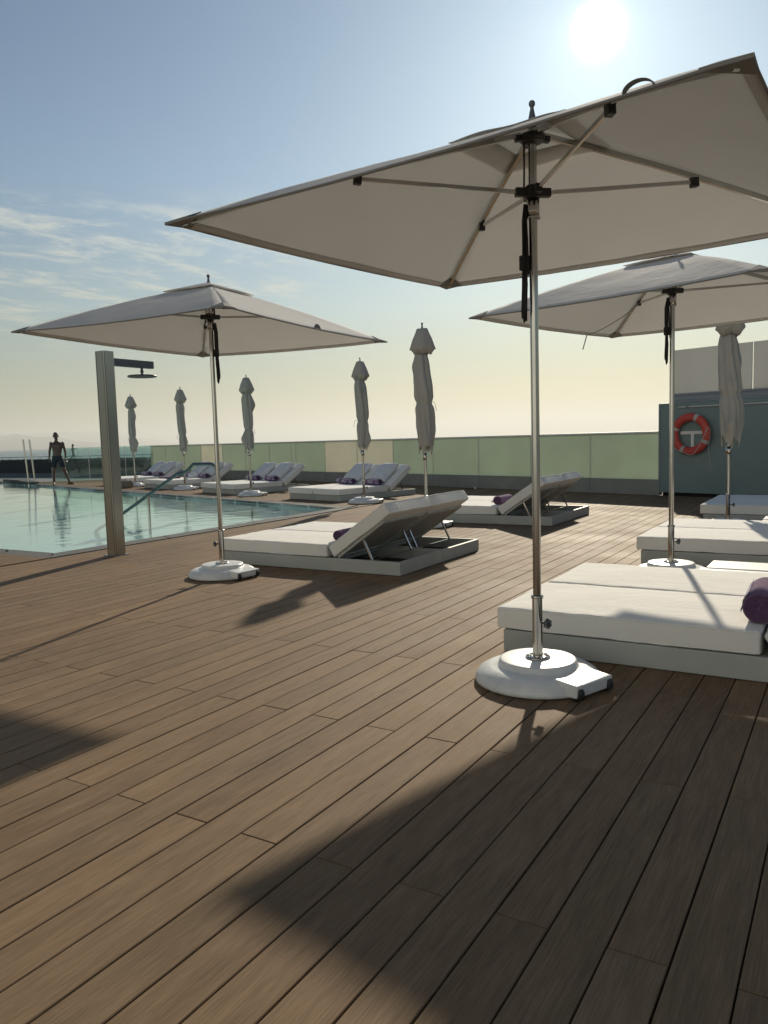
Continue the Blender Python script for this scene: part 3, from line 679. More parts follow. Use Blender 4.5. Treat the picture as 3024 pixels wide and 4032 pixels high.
# folded towel and small white bundle on the pair by the second closed umbrella
p, d, l, w = far[2]; a = math.atan2(d.y, d.x)
q = p + l * 1.30 + d * .62
o = cushion_mb(-.20, .20, -.30, .30, 0, .035, .012, 14, 16, 1, .012, .012, 9).build('folded_towel', M['towel'], None, weld=True); o.matrix_world = Tr(q.x, q.y, ZS + .004) @ RotZ(a + .1)
tag(o, 'flat folded purple towel lying on the lounger behind the second closed umbrella from the left', 'towel')
q = p + l * .62 + d * 1.02
o = cushion_mb(-.10, .10, -.13, .13, 0, .13, .055, 8, 8, 3, .02, .02, 11).build('cloth_bundle', M['pillow'], None, weld=True); o.matrix_world = Tr(q.x, q.y, ZS) @ RotZ(a)
tag(o, 'small crumpled white cloth beside the rolled towel behind the second closed umbrella', 'cloth')

# low white side tables between the right-hand beds
def side_table(x, y, label):
    t = thing('side_table', label, 'side table', (x, y, 0), 0, 'low white side tables between the right-hand loungers')
    b = MB(); b.box(0, 1.2, 0, .345, .218, .25); b.build('table_top', M['basewhite'], t, bevel=.006)
    b = MB(); b.box(0, 1.2, -.095, -.004, .205, .243); b.build('front_slat', M['basewhite'], t, bevel=.006)
    b = MB(); b.box(.03, 1.17, -.06, .31, .001, .204); b.build('table_box', M['frame'], t, bevel=.005)
side_table(-.925, 6.0, 'low white side table behind the nearest loungers, right of the middle umbrella base')
side_table(-.87, 9.42, 'low white side table behind the sunlit middle pair at the right edge')

# ------------------------------------------------------------------ umbrellas
def base_parts(t, rot):
    """white domed base with a wheel housing on one side (local +x after rot)"""
    Tm = RotZ(rot)
    b = MB(); b.lathe([(.30, .004), (.316, .010), (.318, .022), (.312, .040), (.296, .060), (.268, .077), (.235, .086), (.205, .088), (.197, .092), (.194, .112), (.190, .118), (.182, .120), (.10, .121)], 64, Tm)
    b.build('base', M['basewhite'], t)
    h = MB(); y0, y1 = -.138, .138
    vs = [(.12, y0 * .98, .004), (.345, y0, .018), (.35, y0, .078), (.20, y0 * .98, .086), (.12, y1 * .98, .004), (.345, y1, .018), (.35, y1, .078), (.20, y1 * .98, .086)]
    h.add(vs, [(0, 1, 2, 3), (7, 6, 5, 4), (0, 4, 5, 1), (1, 5, 6, 2), (2, 6, 7, 3), (3, 7, 4, 0)], False, 0, Tm); h.build('wheel_housing', M['basewhite'], t, bevel=.008)
    for y in (-.112, .112):
        w = MB(); X = Tm @ Tr(.328, y, .036) @ Matrix.Rotation(R(90), 4, 'X'); w.lathe([(.02, -.019), (.030, -.019), (.034, -.014), (.034, .014), (.030, .019), (.02, .019)], 20, X); w.build('wheel', M['black'], t)
    k = MB(); k.lathe([(.060, .1215), (.064, .124), (.062, .129), (.030, .131)], 32); 
    for i in range(4): k.lathe([(.009, .129), (.009, .138), (.005, .140)], 8, Tr(.045 * math.cos(i * math.pi / 2 + .8), .045 * math.sin(i * math.pi / 2 + .8), 0))
    k.build('flange', M['metal'], t)
def mast_parts(t, top, knob_rot, fin_z):
    s = MB(); s.lathe([(.0255, .129), (.0255, .425), (.031, .428), (.031, .440), (.0225, .443)], 28); s.build('sleeve', M['metal'], t)
    p = MB(); p.lathe([(.0205, .444), (.0205, top)], 28); p.build('pole', M['metal'], t)
    k = MB(); X = RotZ(knob_rot) @ Tr(0, 0, .305) @ Matrix.Rotation(R(90), 4, 'Y'); k.lathe([(.007, .024), (.007, .052)], 12, X); n = 48; 
    vs = []; 
    for z, sc in ((.052, .7), (.056, 1), (.070, 1), (.074, .8)):
        vs += [((.024 + .003 * math.cos(6 * 2 * math.pi * i / n)) * sc * math.cos(2 * math.pi * i / n), (.024 + .003 * math.cos(6 * 2 * math.pi * i / n)) * sc * math.sin(2 * math.pi * i / n), z) for i in range(n)]
    k.add(vs, [(j * n + i, j * n + (i + 1) % n, (j + 1) * n + (i + 1) % n, (j + 1) * n + i) for j in range(3) for i in range(n)] + [tuple(range(n))[::-1], tuple(range(3 * n, 4 * n))], True, 0, X)
    k.build('knob', M['darksteel'], t)
    f = MB(); b = fin_z - .125; f.lathe([(.010, b - .02), (.021, b), (.020, b + .03), (.012, b + .070), (.008, b + .090), (.011, b + .096), (.015, b + .104), (.015, b + .114), (.010, b + .122), (.001, b + .125)], 20); f.build('finial', M['darksteel'], t)

def canopy_grid(s, psi, hc, ha, tilt, off, u0, u1, dz=0, n=22, m=16, sag=.022, curve=.022, seed=0, amp=.004, lift=0):
    """four cloth panels between ribs; u from centre (0) to edge (1)"""
    mb = MB(); rr = s / math.sqrt(2)
    def corner(k, u_):
        a = psi + k * math.pi / 2; x = rr * u_ * math.cos(a); y = rr * u_ * math.sin(a)
        return Vector((off[0] * u_ + x, off[1] * u_ + y, ha + (hc - ha + tilt[0] * x / max(u_, 1e-6) + tilt[1] * y / max(u_, 1e-6)) * u_ + curve * 4 * u_ * (1 - u_) + dz))
    for k in range(4):
        vs = []
        for j in range(m + 1):
            u_ = u0 + (u1 - u0) * j / m
            A = corner(k, u_); B = corner(k + 1, u_)
            for i in range(n + 1):
                t = i / n; p = A.lerp(B, t); w = 4 * t * (1 - t)
                inw = Vector((off[0] * u_, off[1] * u_, p.z)) - p
                p += inw * (sag * w * u_ * .55); p.z -= sag * w * u_ * .9
                if lift: p.z += lift * w * ((u_ - u0) / (u1 - u0)) * (1 + .5 * math.sin(t * 9 + seed + k))
                p.z += amp * noise.noise(Vector((p.x * 4, p.y * 4, seed + k))) * (1 if 0 < i < n else .3)
                rib_d = min(t, 1 - t) * 2; p.z += .0035 * math.sin(rib_d * u_ * 38 + seed) * math.exp(-rib_d * 5) * min(1, rib_d * 12) * noise.noise(Vector((u_ * 9, t * 3, seed + k * 5)))  * 2
                vs.append(p)
        mb.add(vs, [(j * (n + 1) + i, (j + 1) * (n + 1) + i, (j + 1) * (n + 1) + i + 1, j * (n + 1) + i + 1) for j in range(m) for i in range(n)], True)
    return mb, corner
def open_umbrella(name_label, loc, psi, hc, tilt, off, base_rot, knob_rot, fin, rope_rot, seed, loops=(), strap=False):
    t = thing('umbrella', name_label, 'umbrella', (loc[0], loc[1], 0), 0, 'open square umbrellas')
    base_parts(t, base_rot); mast_parts(t, 2.70, knob_rot, fin)
    ha = 2.70; s = 2.36
    mb, corner = canopy_grid(s, psi, hc, ha, tilt, off, .13, 1.0, seed=seed); cp = mb.build('canopy', M['canopy'], t, weld=True, solid=.003)
    mb, _ = canopy_grid(s, psi, hc, ha, tilt, off, .012, .245, dz=.016, m=7, sag=.02, curve=.024, seed=seed + 3, amp=.006, lift=.008); mb.build('vent_flap', M['canopy'], t, weld=True, solid=.003)
    mb, _ = canopy_grid(s, psi, hc, ha, tilt, off, .962, .999, dz=-.0045, m=2, seed=seed); mb.build('hem_band', M['canopy'], t, weld=True, solid=.002)
    hem = MB()
    for k in range(4):
        A = corner(k, 1); B = corner(k + 1, 1); pts = []
        for i in range(23):
            q = i / 22; p = A.lerp(B, q); w = 4 * q * (1 - q); inw = Vector((off[0], off[1], p.z)) - p; p += inw * (.022 * w * .55); p.z -= .022 * w * .9; pts.append(p)
        hem.tube(pts, .0055, 6)
    hem.build('hem', M['hem'], cp)
    for k in range(4):     # corner pockets
        c = corner(k, .998); c1 = corner(k, .915); e1 = corner(k + 1, .998); e0 = corner(k - 1, .998)
        q = MB(); a = c.lerp(e1, .055); b = c.lerp(e0, .055); dn = Vector((0, 0, -.006)); up_ = Vector((0, 0, .006)); pts = [c + (c - c1).normalized() * .02, a, c1, b]
        vs = [p + dn for p in pts] + [p + up_ for p in pts]; q.add(vs, [(3, 2, 1, 0), (4, 5, 6, 7), (0, 1, 5, 4), (1, 2, 6, 5), (2, 3, 7, 6), (3, 0, 4, 7)]); q.build('corner_pocket', M['hem'], t)
    zs = 2.405
    for k in range(4):
        pts = [corner(k, u_) - Vector((0, 0, .019)) for u_ in (.035, .2, .4, .6, .8, .965)]
        rb = MB()
        for a, b in zip(pts, pts[1:]): rb.beam(a, b + (b - a).normalized() * .001, .018, .024)
        rib = rb.build('rib', M['metal'], t)
        e = corner(k, .50) - Vector((0, 0, .045)); a_ = psi + k * math.pi / 2
        st = MB(); st.beam((.055 * math.cos(a_), .055 * math.sin(a_), zs), e, .013, .018); st.build('strut', M['metal'], t)
        j = MB(); j.beam(e - Vector((.018 * math.cos(a_), .018 * math.sin(a_), .004)), e + Vector((.02 * math.cos(a_), .02 * math.sin(a_), 0)), .034, .046); j.build('strut_joint', M['black'], rib, bevel=.004)
    h = MB(); h.lathe([(.024, 2.375), (.036, 2.378), (.038, 2.432), (.030, 2.438), (.022, 2.438)], 24)
    for k in range(4):
        a_ = psi + k * math.pi / 2; h.beam((.02 * math.cos(a_), .02 * math.sin(a_), zs), (.088 * math.cos(a_), .088 * math.sin(a_), zs), .034, .040)
    h.build('sliding_hub', M['black'], t, bevel=.003)
    c = MB(); c.lathe([(.0215, 2.285), (.031, 2.288), (.031, 2.374), (.0215, 2.374)], 24); c.lathe([(.034, 2.282), (.036, 2.286), (.034, 2.294), (.022, 2.295)], 24); c.build('collar', M['metal'], t)
    h = MB(); h.lathe([(.022, 2.630), (.050, 2.635), (.060, 2.645), (.060, 2.670), (.022, 2.685)], 24)
    for k in range(4):
        a_ = psi + k * math.pi / 2; h.beam((.03 * math.cos(a_), .03 * math.sin(a_), 2.657), (.085 * math.cos(a_), .085 * math.sin(a_), 2.651), .03, .026)
    h.build('crown_hub', M['black'], t)
    # cord: pulley lines up the pole and a tied hank hanging below the hub
    rp = MB(); rd = random.Random(seed); dx, dy = math.cos(rope_rot), math.sin(rope_rot); ex, ey = -dy, dx
    def P(o_, l_, z): return (dx * o_ + ex * l_, dy * o_ + ey * l_, z)
    for l_ in (-.012, -.004, .005, .013): rp.tube([P(.042, l_, 2.420), P(.040, l_ * .8 + .002, 2.530), P(.040, l_, 2.650)], .0038, 6)
    for i in range(9):
        l0 = rd.uniform(-.024, .024); l1 = rd.uniform(-.014, .014); l2 = rd.uniform(-.034, .034); zb = 1.815 + rd.uniform(-.02, .05); o_ = .045 + rd.uniform(-.010, .012)
        rp.tube([P(o_ - .01, l1, 2.350), P(o_, l0, 2.270), P(o_, l0, 2.14), P(o_, l1 * .6, 2.07), P(o_, l2, 1.97), P(o_ + .004, l2 * 1.1, zb + .03), P(o_ + .004, l2 * .6 + .004, zb), P(o_ + .006, l2 * .2 + .008, zb + .03), P(o_, l1, 1.98), P(o_, l1 * .5, 2.07)], .0052, 6)
    rp.tube([P(.043, -.002, 2.11), P(.043, -.001, 2.045)], .026, 10)
    rp.tube([P(.035, .02, 2.310), P(.030, .032, 2.15), P(.028, .040, 2.05), P(.026, .042, 2.02), P(.028, .034, 2.015), P(.03, .028, 2.05), P(.03, .02, 2.2)], .0042, 6)
    rp.build('cord', M['cord'], t)
    if strap:      # loose tie tape hanging from a rib over the cloth edge
        a = corner(1, .47) - Vector((0, 0, .06)); e_ = corner(1, .96).lerp(corner(2, .96), .24) - Vector((0, 0, .05)); f_ = e_ + (e_ - a).normalized() * .05 - Vector((0, 0, .085))
        md = a.lerp(e_, .55) - Vector((0, 0, .035)); tp = MB(); tp.tube([a, a.lerp(md, .5) - Vector((0, 0, .012)), md, md.lerp(e_, .5) - Vector((0, 0, .008)), e_, e_.lerp(f_, .6) - Vector((0, 0, .02)), f_ - Vector((0, 0, .03))], .009, 8, sq=.3); tp.build('tie_tape', M['hem'], t)
    for (k, q, w, hgt) in loops:
        A = corner(k, .985); B = corner(k + 1, .985); c = A.lerp(B, q); d_ = (B - A).normalized(); w_ = 4 * q * (1 - q); pts = []
        c += (Vector((off[0], off[1], c.z)) - c) * (.022 * w_ * .55); c.z -= .022 * w_ * .9
        for i in range(13): a_ = math.pi * i / 12; pts.append(c - d_ * math.cos(a_) * w + Vector((0, 0, math.sin(a_) * hgt - .0)))
        lp = MB(); lp.tube(pts, .018, 8, sq=.12); lp.build('fabric_loop', M['hem'], t)
    return t
open_umbrella('largest open beige umbrella in front, its canopy cut by the right edge', (-1.365, 3.704), R(40.4), 2.245, (.003, .018), (.018, -.075), R(-20), R(-18), 2.83, R(205), 1, loops=((2, .88, .045, .030),))
open_umbrella('open beige umbrella at the left, standing between the shower and the middle loungers', (-5.114, 5.435), R(46.8), 2.225, (-.015, -.014), (.009, -.012), R(-5), R(200), 2.79, R(20), 2, loops=((3, .52, .035, .025),))
open_umbrella('open beige umbrella behind the largest one, beside the sunlit pair at the right', (-1.352, 6.948), R(31.2), 2.234, (.001, .002), (-.008, -.027), R(-20), R(-12), 2.83, R(205), 3, strap=True)

def closed_umbrella(label, x, y, seed, tie_z, base_rot=0, fat=1.0, lean=(0, 0), knob=R(20), twist=1.0):
    t = thing('closed_umbrella', label, 'umbrella', (x, y, 0), 0, 'furled umbrellas')
    base_parts(t, base_rot); mast_parts(t, 2.66, knob, 2.82)
    rd = random.Random(seed); ph = rd.uniform(0, 6.28)
    # furled cloth: folded cross-section changing with height
    n = 96; zt, zb = 2.44, 1.0; m = 60; vs = []; lx = rd.uniform(.012, .03) * rd.choice((-1, 1)); ly = rd.uniform(.012, .03)
    flare = [(rd.uniform(0, 6.28), rd.uniform(1.15, 1.35), rd.uniform(.10, .16)), (rd.uniform(0, 6.28), rd.uniform(2.1, 2.3), rd.uniform(.08, .14)), (rd.uniform(0, 6.28), rd.uniform(1.7, 2.0), rd.uniform(0.0, .08))]
    for j in range(m + 1):
        f = j / m
        for i in range(n):
            a = 2 * math.pi * i / n
            hem = .13 * abs(math.sin(2 * a + ph)) ** .7 + .05 * noise.noise(Vector((a * 3, seed, 0))) + .03 * math.sin(9 * a + seed)
            z = zt + (zb + hem - zt) * f
            r0 = .100 + .008 * math.sin(f * 5.5 + seed) + .008 * f
            r0 *= 1 - .20 * math.exp(-((z - tie_z) / .05) ** 2)
            if f < .12: r0 *= .62 + .38 * f / .12
            r0 *= 1 - .22 * max(0, (f - .80) / .20)
            fold = .26 * (abs(math.sin(2.5 * a + ph + twist * z * (1.2 + .5 * math.sin(seed)))) - .5) + .14 * (abs(math.sin(4.5 * a - ph + (twist + .2 * seed % 1) * 2.1 * z)) - .5) + .16 * noise.noise(Vector((math.cos(a) * 1.8 + seed, math.sin(a) * 1.8, z * 2.6))) + .05 * noise.noise(Vector((math.cos(a) * 6, math.sin(a) * 6 + seed, z * 9)))
            rr = r0 * fat * (1 + fold * .8)
            for fa, fz, fs_ in flare:
                da = math.atan2(math.sin(a - fa), math.cos(a - fa)); rr += fs_ * .6 * math.exp(-(da / .42) ** 2) * math.exp(-((z - fz) / .13) ** 2)
            vs.append((rr * math.cos(a) + lx * math.sin(f * 4.2 + seed), rr * math.sin(a) + ly * math.sin(f * 3.1 + seed * 2), z))
    mb = MB(); mb.add(vs, [(j * n + i, (j + 1) * n + i, (j + 1) * n + (i + 1) % n, j * n + (i + 1) % n) for j in range(m) for i in range(n)], True)
    mb.build('furled_canopy', M['drape'], t, solid=.004)
    # vent hood: square cape flaring out and hanging to soft points
    vs = []; n2 = 64; prof = [(.050, 2.738), (.074, 2.732), (.098, 2.67), (.128, 2.60), (.150, 2.53), (.170, 2.478)]
    ph2 = rd.uniform(0, 1.5)
    for r_, z in prof:
        for i in range(n2):
            a = 2 * math.pi * i / n2; q = abs(math.cos(2 * (a + ph2))) ; sh = 1 + (.20 * q - .12) * min(1, (r_ - .04) / .09)
            zz = z - .045 * (q - .5) * ((r_ - .045) / .14) + .012 * noise.noise(Vector((a * 2, z * 6, seed)))
            vs.append((r_ * sh * math.cos(a), r_ * sh * math.sin(a), zz))
    for r_, z in ((.140, 2.43), (.105, 2.375)):
        for i in range(n2):
            a = 2 * math.pi * i / n2; q = abs(math.cos(2 * (a + ph2))); vs.append((r_ * (.8 + .3 * q) * math.cos(a), r_ * (.8 + .3 * q) * math.sin(a), z + .03 * (1 - q) + .02 * noise.noise(Vector((a * 3, z, seed)))))
    k = len(prof) + 2; mb = MB(); mb.add(vs, [(j * n2 + i, (j + 1) * n2 + i, (j + 1) * n2 + (i + 1) % n2, j * n2 + (i + 1) % n2) for j in range(k - 1) for i in range(n2)] + [tuple(range(n2))[::-1]], True)
    mb.build('vent_hood', M['drape'], t, solid=.004)
    for q in range(1):   # tie band with its loose ends
        tb = MB(); rr = .076 * fat; pts = [(rr * math.cos(a) * 1.05, rr * math.sin(a) * 1.05, tie_z + .006 * math.sin(a * 2)) for a in [2 * math.pi * i / 24 for i in range(25)]]; tb.tube(pts, .006, 6)
        a = rd.choice([R(20), R(40)]) if seed % 2 else R(200); c, s_ = math.cos(a), math.sin(a)
        tb.tube([(rr * c, rr * s_, tie_z), ((rr + .05) * c, (rr + .05) * s_, tie_z + .02), ((rr + .07) * c, (rr + .07) * s_, tie_z - .01), ((rr + .09) * c, (rr + .09) * s_, tie_z - .11)], .007, 6, sq=.5); tb.build('tie_band', M['hem'], t)
    c = MB(); c.lathe([(.0215, .93), (.034, .932), (.034, 1.03), (.0215, 1.03)], 20); c.build('collar', M['metal'], t)
    return t
closed_umbrella('tallest looking closed umbrella, right of centre behind the left middle loungers', -5.157, 9.62, 11, 1.72, R(0), 1.10)
closed_umbrella('second closed umbrella from the right in the poolside row, flap hanging on its right', -8.252, 12.828, 12, 1.60, R(15))
closed_umbrella('third closed umbrella from the left, beyond the right end of the pool rail', -12.145, 13.992, 13, 1.55, R(15))
closed_umbrella('second closed umbrella from the left, hood pinched above its wrap', -15.853, 15.531, 14, 1.50, R(15), .96)
closed_umbrella('leftmost closed umbrella, just right of the shower column', -18.917, 16.477, 16, 1.52, R(15), .92)
closed_umbrella('closed umbrella at the right edge in front of the green building', -1.367, 10.501, 17, 1.66, R(-20), 1.12)

# ------------------------------------------------------------------ poolside shower
def shower():
    t = thing('outdoor_shower', 'tall square brushed steel shower column with a round rain head at the pool corner', 'shower', (-7.295, 6.02, 0), 0)
    c = MB(); w = .071
    c.box(-w, w, -w, w, .008, 2.32); c.build('column', M['brushed'], t, bevel=.003)
    g = MB(); g.box(-w + .016, -w + .019, -w - .0015, -w + .002, .012, 2.30); g.box(w - .019, w - .016, -w - .0015, -w + .002, .012, 2.30); g.box(w - .003, w + .0015, -w + .012, -w + .015, .012, 2.30); g.build('panel_seam', M['black'], t)
    b = MB(); b.box(-w - .03, w + .03, -w - .03, w + .03, .001, .0078); b.build('base_plate', M['brushed'], t, bevel=.002)
    a = MB(); a.box(-.035, .035, w + .001, .69, 2.165, 2.25); a.build('arm', M['darksteel'], t, bevel=.003)
    h = MB(); h.lathe([(.150, 2.058), (.168, 2.060), (.170, 2.072), (.160, 2.080), (.02, 2.088), (.014, 2.095), (.014, 2.11), (.020, 2.115), (.022, 2.128), (.014, 2.14), (.014, 2.164)], 40, Tr(0, .53, 0)); sh = h.build('shower_head', M['darksteel'], t)
    n = MB()
    for r_, k in ((.03, 6), (.06, 12), (.09, 18), (.12, 24), (.145, 28)):
        for i in range(k): n.lathe([(.0035, 2.053), (.0035, 2.0575)], 6, Tr(r_ * math.cos(2 * math.pi * i / k), .53 + r_ * math.sin(2 * math.pi * i / k), 0))
    n.build('nozzles', M['black'], sh)
shower()

# ------------------------------------------------------------------ pool handrail, ladder rails, exit slab
def rails():
    t = thing('pool_handrail', 'sloping steel handrail running down into the pool', 'handrail')
    Y = 9.273; pts = [(-11.75, Y, -.26), (-11.02, Y, .066), (-9.62, Y, .77)]
    pts += [(-9.62 + .31 * math.sin(R(a)) * 1.0, Y, .77 + .155 * (1 - math.cos(R(a)))) for a in (20, 40, 60)]
    pts += [(-9.25, Y, .925), (-8.89, Y, .925)] + [(-8.89 + .16 * math.sin(R(a)), Y, .925 - .16 * (1 - math.cos(R(a)))) for a in (20, 40, 60, 80, 90)] + [(-8.73, Y, .5), (-8.73, Y, -.26)]
    q = MB(); q.tube(pts, .028, 14); q.build('rail', M['rail'], t)
    p = MB(); p.tube([(-10.347, Y, -.26), (-10.347, Y, .385)], .022, 12); p.build('post', M['metal'], t)
    for i, (x, y, nm) in enumerate(((-25.22, 17.18, 'left upright steel grab pole at the far edge of the pool'), (-25.21, 17.42, 'right upright steel grab pole at the far edge of the pool'))):
        g = MB(); g.tube([(x, y, -.26), (x, y, -.04), (x - .08, y - .05, 1.52), (x - .084, y - .053, 1.59)], [.030, .030, .030, .022], 12)
        tag(g.build('grab_pole', M['metal'], None), nm, 'grab pole', 'paired grab poles')
    s = MB(); s.add([(-27.95, 17.95, .02), (-26.6, 17.62, .02), (-25.0, 17.02, .02), (-24.75, 17.25, .02), (-26.5, 17.98, .02), (-27.95, 18.28, .02)] + [(-27.95, 17.95, .12), (-26.6, 17.62, .12), (-25.0, 17.02, .075), (-24.75, 17.25, .075), (-26.5, 17.98, .12), (-27.95, 18.28, .12)], [(5, 4, 3, 2, 1, 0), (6, 7, 8, 9, 10, 11)] + [(i, (i + 1) % 6, (i + 1) % 6 + 6, i + 6) for i in range(6)])
    tag(s.build('pool_entry_slab', M['coping'], None, bevel=.01), 'low dark slab along the far pool edge under the grab poles', 'slab')
rails()
# straw bag by the leftmost umbrella base
bg_ = thing('straw_bag', 'flattened woven straw bag in front of the leftmost umbrella base', 'bag', (-18.72, 15.98, 0), R(-20))
cushion_mb(-.30, .30, -.10, .10, .002, .20, .06, 14, 8, 6, .02, .03, 21).build('bag_body', M['straw'], bg_, weld=True)
hd = MB(); hd.tube([(-.14, -.02, .17), (-.12, -.03, .24), (-.02, -.04, .265), (.08, -.03, .24), (.12, -.02, .17)], .009, 6); hd.build('handle', M['straw'], bg_)

# ------------------------------------------------------------------ people
def capsule(mb, a, b, ra, rb, n=14, flat=1.0):
    a = Vector(a); b = Vector(b); d = (b - a); L_ = d.length; d.normalize(); pts = []; rs = []
    for i in range(5): th = math.pi / 2 * (1 - i / 4); pts.append(a - d * ra * math.sin(th)); rs.append(max(.0006, ra * math.cos(th)))
    for i in range(5): th = math.pi / 2 * i / 4; pts.append(b + d * rb * math.sin(th)); rs.append(max(.0006, rb * math.cos(th)))
    mb.tube(pts, rs, n, sq=flat)
def ellip(mb, c, r, n=20, rot=None):
    X = Matrix.Translation(c) @ (rot if rot is not None else Matrix.Identity(4)) @ Matrix.Diagonal((r[0], r[1], r[2], 1)); mb.lathe([(math.sin(math.pi * i / 14) if 0 < i < 14 else .001, -math.cos(math.pi * i / 14)) for i in range(15)], n, X)
def loft(mb, rows, n=24):
    vs = []; k = len(rows)
    for (x, y, z, a, b) in rows:
        for i in range(n):
            t = 2 * math.pi * i / n; c, s_ = math.cos(t), math.sin(t); e = .85; vs.append((x + a * abs(c) ** e * (1 if c > 0 else -1), y + b * abs(s_) ** e * (1 if s_ > 0 else -1), z))
    mb.add(vs, [(j * n + i, j * n + (i + 1) % n, (j + 1) * n + (i + 1) % n, (j + 1) * n + i) for j in range(k - 1) for i in range(n)] + [tuple(range(n))[::-1], tuple(range((k - 1) * n, k * n))], True)
def remesh(o, v, sm=3):
    q = o.modifiers.new('re', 'REMESH'); q.mode = 'VOXEL'; q.voxel_size = v; q.use_smooth_shade = True
    q = o.modifiers.new('sm', 'SMOOTH'); q.iterations = sm; q.factor = .5
def hand(mb, w, d, side, fwd_):
    """palm, four fingers and a thumb hanging from wrist w along d; side = across the palm, fwd_ = thumb side"""
    w = Vector(w); d = Vector(d).normalized(); s = Vector(fwd_).normalized(); nrm = d.cross(s)
    capsule(mb, w, w + d * .055, .024, .031, flat=.6); capsule(mb, w + d * .04 - s * .014, w + d * .075 - s * .018, .019, .016); capsule(mb, w + d * .04 + s * .014, w + d * .08 + s * .02, .019, .016)
    for i, (o_, l1, l2) in enumerate(((.030, .038, .034), (.011, .042, .038), (-.008, .039, .035), (-.026, .031, .027))):
        a = w + d * .085 + s * o_; b = a + (d + nrm * side * .18).normalized() * l1; c = b + (d + nrm * side * (.55 + .1 * i)).normalized() * l2; capsule(mb, a, b, .0090, .0082, 8); capsule(mb, b, c, .0082, .0068, 8)
    a = w + d * .03 + s * .024; b = a + (d * .6 + s * .62 + nrm * side * .25).normalized() * .042; c = b + (d * .9 + s * .3 + nrm * side * .3).normalized() * .030; capsule(mb, a, b, .0125, .0095, 8); capsule(mb, b, c, .0095, .0078, 8)
def head(mb, c, yaw=0, s=1.0):
    X = Matrix.Translation(c) @ RotZ(yaw) @ Matrix.Scale(s, 4)      # face looks along local -y
    m2 = MB(); ellip(m2, (0, .012, .035), (.074, .095, .092)); ellip(m2, (0, -.022, -.035), (.056, .070, .075)); ellip(m2, (0, -.055, -.085), (.030, .030, .024))
    capsule(m2, (0, -.088, .012), (0, -.110, -.018), .009, .013, 8); ellip(m2, (0, -.088, -.052), (.026, .012, .010)); capsule(m2, (-.045, -.078, .028), (.045, -.078, .028), .011, .011, 8)
    for sx in (-1, 1): ellip(m2, (sx * .078, .012, 0), (.014, .022, .034)); ellip(m2, (sx * .04, -.062, -.02), (.022, .020, .022))
    mb.add(m2.v, m2.f, True, 0, X)
    return X
def man():
    # local frame: x = viewer's right, y = away from the viewer, faces the viewer half turned to the right
    a = math.atan2(-.854 * 0 + rt.y, rt.x)
    t = thing('person', 'bare chested person in dark swim shorts standing with legs apart at the pool edge', 'person', (-23.25, 16.98, 0), a + R(6))
    b = MB()
    loft(b, [(-.01, 0, .84, .125, .105), (-.01, 0, .90, .155, .115), (-.01, 0, .97, .150, .105), (-.005, 0, 1.06, .135, .095), (0, 0, 1.16, .150, .105), (.005, 0, 1.27, .172, .118), (.005, 0, 1.36, .180, .112), (.005, .01, 1.42, .155, .090), (.0, .012, 1.465, .085, .066), (-.005, .008, 1.50, .058, .056)])
    capsule(b, (-.005, .008, 1.46), (-.01, -.01, 1.57), .056, .052)
    head(b, (-.012, -.020, 1.645), R(12), 1.05)
    for sx, sh, el, wr, hd_ in ((-1, (-.185, .01, 1.405), (-.262, .045, 1.15), (-.268, -.01, .925), (-.02, -.06, -1)), (1, (.192, .01, 1.400), (.236, .07, 1.14), (.262, .03, .92), (.12, -.05, -1))):
        ellip(b, sh, (.058, .060, .062)); capsule(b, sh, el, .050, .038); capsule(b, el, wr, .040, .026); hand(b, wr, hd_, -sx, (0, -1, 0))
        ellip(b, (sx * .085, -.085, 1.32), (.080, .035, .055))
    for sx, hip, kn, an, ft in ((-1, (-.085, 0, .86), (-.150, -.02, .475), (-.175, .02, .085), R(8)), (1, (.080, 0, .86), (.200, -.02, .485), (.335, .03, .085), R(78))):
        capsule(b, hip, kn, .088, .055); capsule(b, kn, an, .054, .036); m_ = Vector(kn).lerp(Vector(an), .32) + Vector((0, .022, 0)); ellip(b, m_, (.050, .052, .10)); ellip(b, Vector(kn) + Vector((0, -.02, 0)), (.048, .045, .052))
        d = Vector((math.sin(ft), -math.cos(ft), 0)); ap = Vector(an); hl = ap - d * .045 + Vector((0, 0, -.050)); bl = ap + d * .135 + Vector((0, 0, -.055)); capsule(b, ap, hl, .037, .034); capsule(b, ap + Vector((0, 0, -.01)), bl, .036, .026); capsule(b, hl, bl, .033, .028)
        s_ = Vector((-d.y, d.x, 0))
        for i in range(5): a0 = bl + s_ * (.028 - .014 * i); capsule(b, a0, a0 + d * (.034 - .004 * i) + Vector((0, 0, -.012)), .011 if i else .014, .009, 8)
    o = b.build('body', M['skin'], t); remesh(o, .0065, 4)
    s = MB(); loft(s, [(-.01, 0, .83, .150, .125), (-.01, 0, .90, .170, .128), (-.01, 0, .975, .162, .118), (-.01, 0, .985, .158, .114)])
    capsule(s, (-.088, 0, .85), (-.132, -.015, .665), .104, .098, 20); capsule(s, (.085, 0, .85), (.150, -.015, .670), .104, .098, 20)
    o = s.build('swim_shorts', M['shorts'], t); remesh(o, .008, 2)
    h = MB(); X = Matrix.Translation((-.012, -.020, 1.645)) @ RotZ(R(12)) @ Matrix.Scale(1.05, 4); h2 = MB(); ellip(h2, (0, .022, .048), (.079, .097, .088)); ellip(h2, (0, .045, .0), (.072, .072, .075)); h.add(h2.v, h2.f, True, 0, X); o = h.build('hair', M['hair'], t); remesh(o, .007, 2)
man()
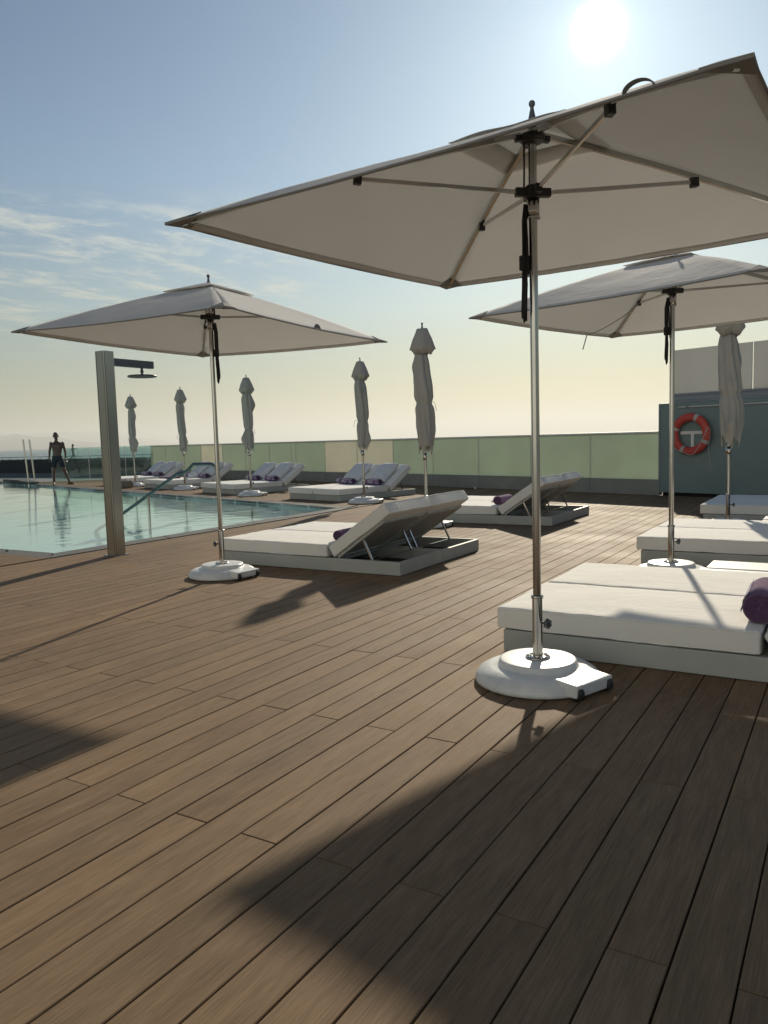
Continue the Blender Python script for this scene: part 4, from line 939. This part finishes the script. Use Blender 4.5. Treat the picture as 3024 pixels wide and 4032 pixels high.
def walker():
    a = math.atan2(rt.y, rt.x)
    t = thing('person', 'distant person in a pale dress walking along the promenade beyond the dark fence', 'person', (-68.77, 52.1, -.045), a)
    b = MB()     # walking towards the viewer's right; local x = right
    loft(b, [(0, 0, .82, .105, .13), (0, 0, .92, .110, .150), (0, 0, 1.03, .090, .115), (.01, 0, 1.18, .105, .135), (.01, 0, 1.30, .100, .150), (.0, 0, 1.36, .065, .10), (.0, 0, 1.40, .045, .05)])
    capsule(b, (0, 0, 1.38), (.015, 0, 1.46), .044, .042); head(b, (.022, 0, 1.53), R(82), .98)
    for sy, el, wr, hd_ in ((-1, (-.11, -.20, 1.08), (.02, -.21, .90), (.3, 0, -1)), (1, (.13, .18, 1.09), (.26, .13, 1.20), (.8, -.2, .4))):
        sh = Vector((0, sy * .155, 1.305)); capsule(b, sh, el, .040, .032); capsule(b, el, wr, .032, .022); hand(b, wr, hd_, sy, (0, -sy, 0))
    for hip, kn, an in (((-.01, -.075, .85), (.13, -.07, .46), (.16, -.06, .07)), ((-.01, .075, .85), (-.11, .07, .47), (-.36, .06, .16))):
        capsule(b, hip, kn, .082, .052); capsule(b, kn, an, .050, .032); ap = Vector(an); capsule(b, ap + Vector((-.03, 0, -.035)), ap + Vector((.13, 0, -.045)), .028, .022)
        for i in range(5): capsule(b, ap + Vector((.13, -.022 + .011 * i, -.047)), ap + Vector((.162, -.022 + .011 * i, -.052)), .008, .007, 6)
    o = b.build('body', M['skin'], t); remesh(o, .009, 3)
    s = MB(); loft(s, [(-.01, 0, .66, .165, .19), (-.01, 0, .80, .135, .175), (0, 0, .95, .122, .165), (.0, 0, 1.04, .105, .135), (.01, 0, 1.18, .120, .150), (.01, 0, 1.29, .110, .155), (.01, 0, 1.33, .085, .13)])
    o = s.build('dress', M['palecloth'], t); remesh(o, .010, 2)
    h = MB(); ellip(h, (.005, 0, 1.56), (.098, .088, .098)); ellip(h, (-.085, 0, 1.50), (.05, .045, .07)); capsule(h, (-.09, 0, 1.47), (-.10, 0, 1.30), .035, .022); o = h.build('hair', M['hair'], t); remesh(o, .009, 2)
walker()

# ------------------------------------------------------------------ haze over the sea
def haze():
    m = bpy.data.materials.new('sea_haze'); m.use_nodes = True; nt = m.node_tree; nt.nodes.clear()
    o = nd(nt, 'ShaderNodeOutputMaterial'); v = nd(nt, 'ShaderNodeVolumePrincipled'); v.inputs['Color'].default_value = (.90, .93, .91, 1); v.inputs['Density'].default_value = HAZE; v.inputs['Anisotropy'].default_value = .35
    nt.links.new(v.outputs[0], o.inputs['Volume'])
    mb = MB(); mb.box(-31000, 6000, -4000, 31000, -13, 520); h = mb.build('haze', m); tag(h, kind='stuff')
HAZE = 1.1e-4
haze()
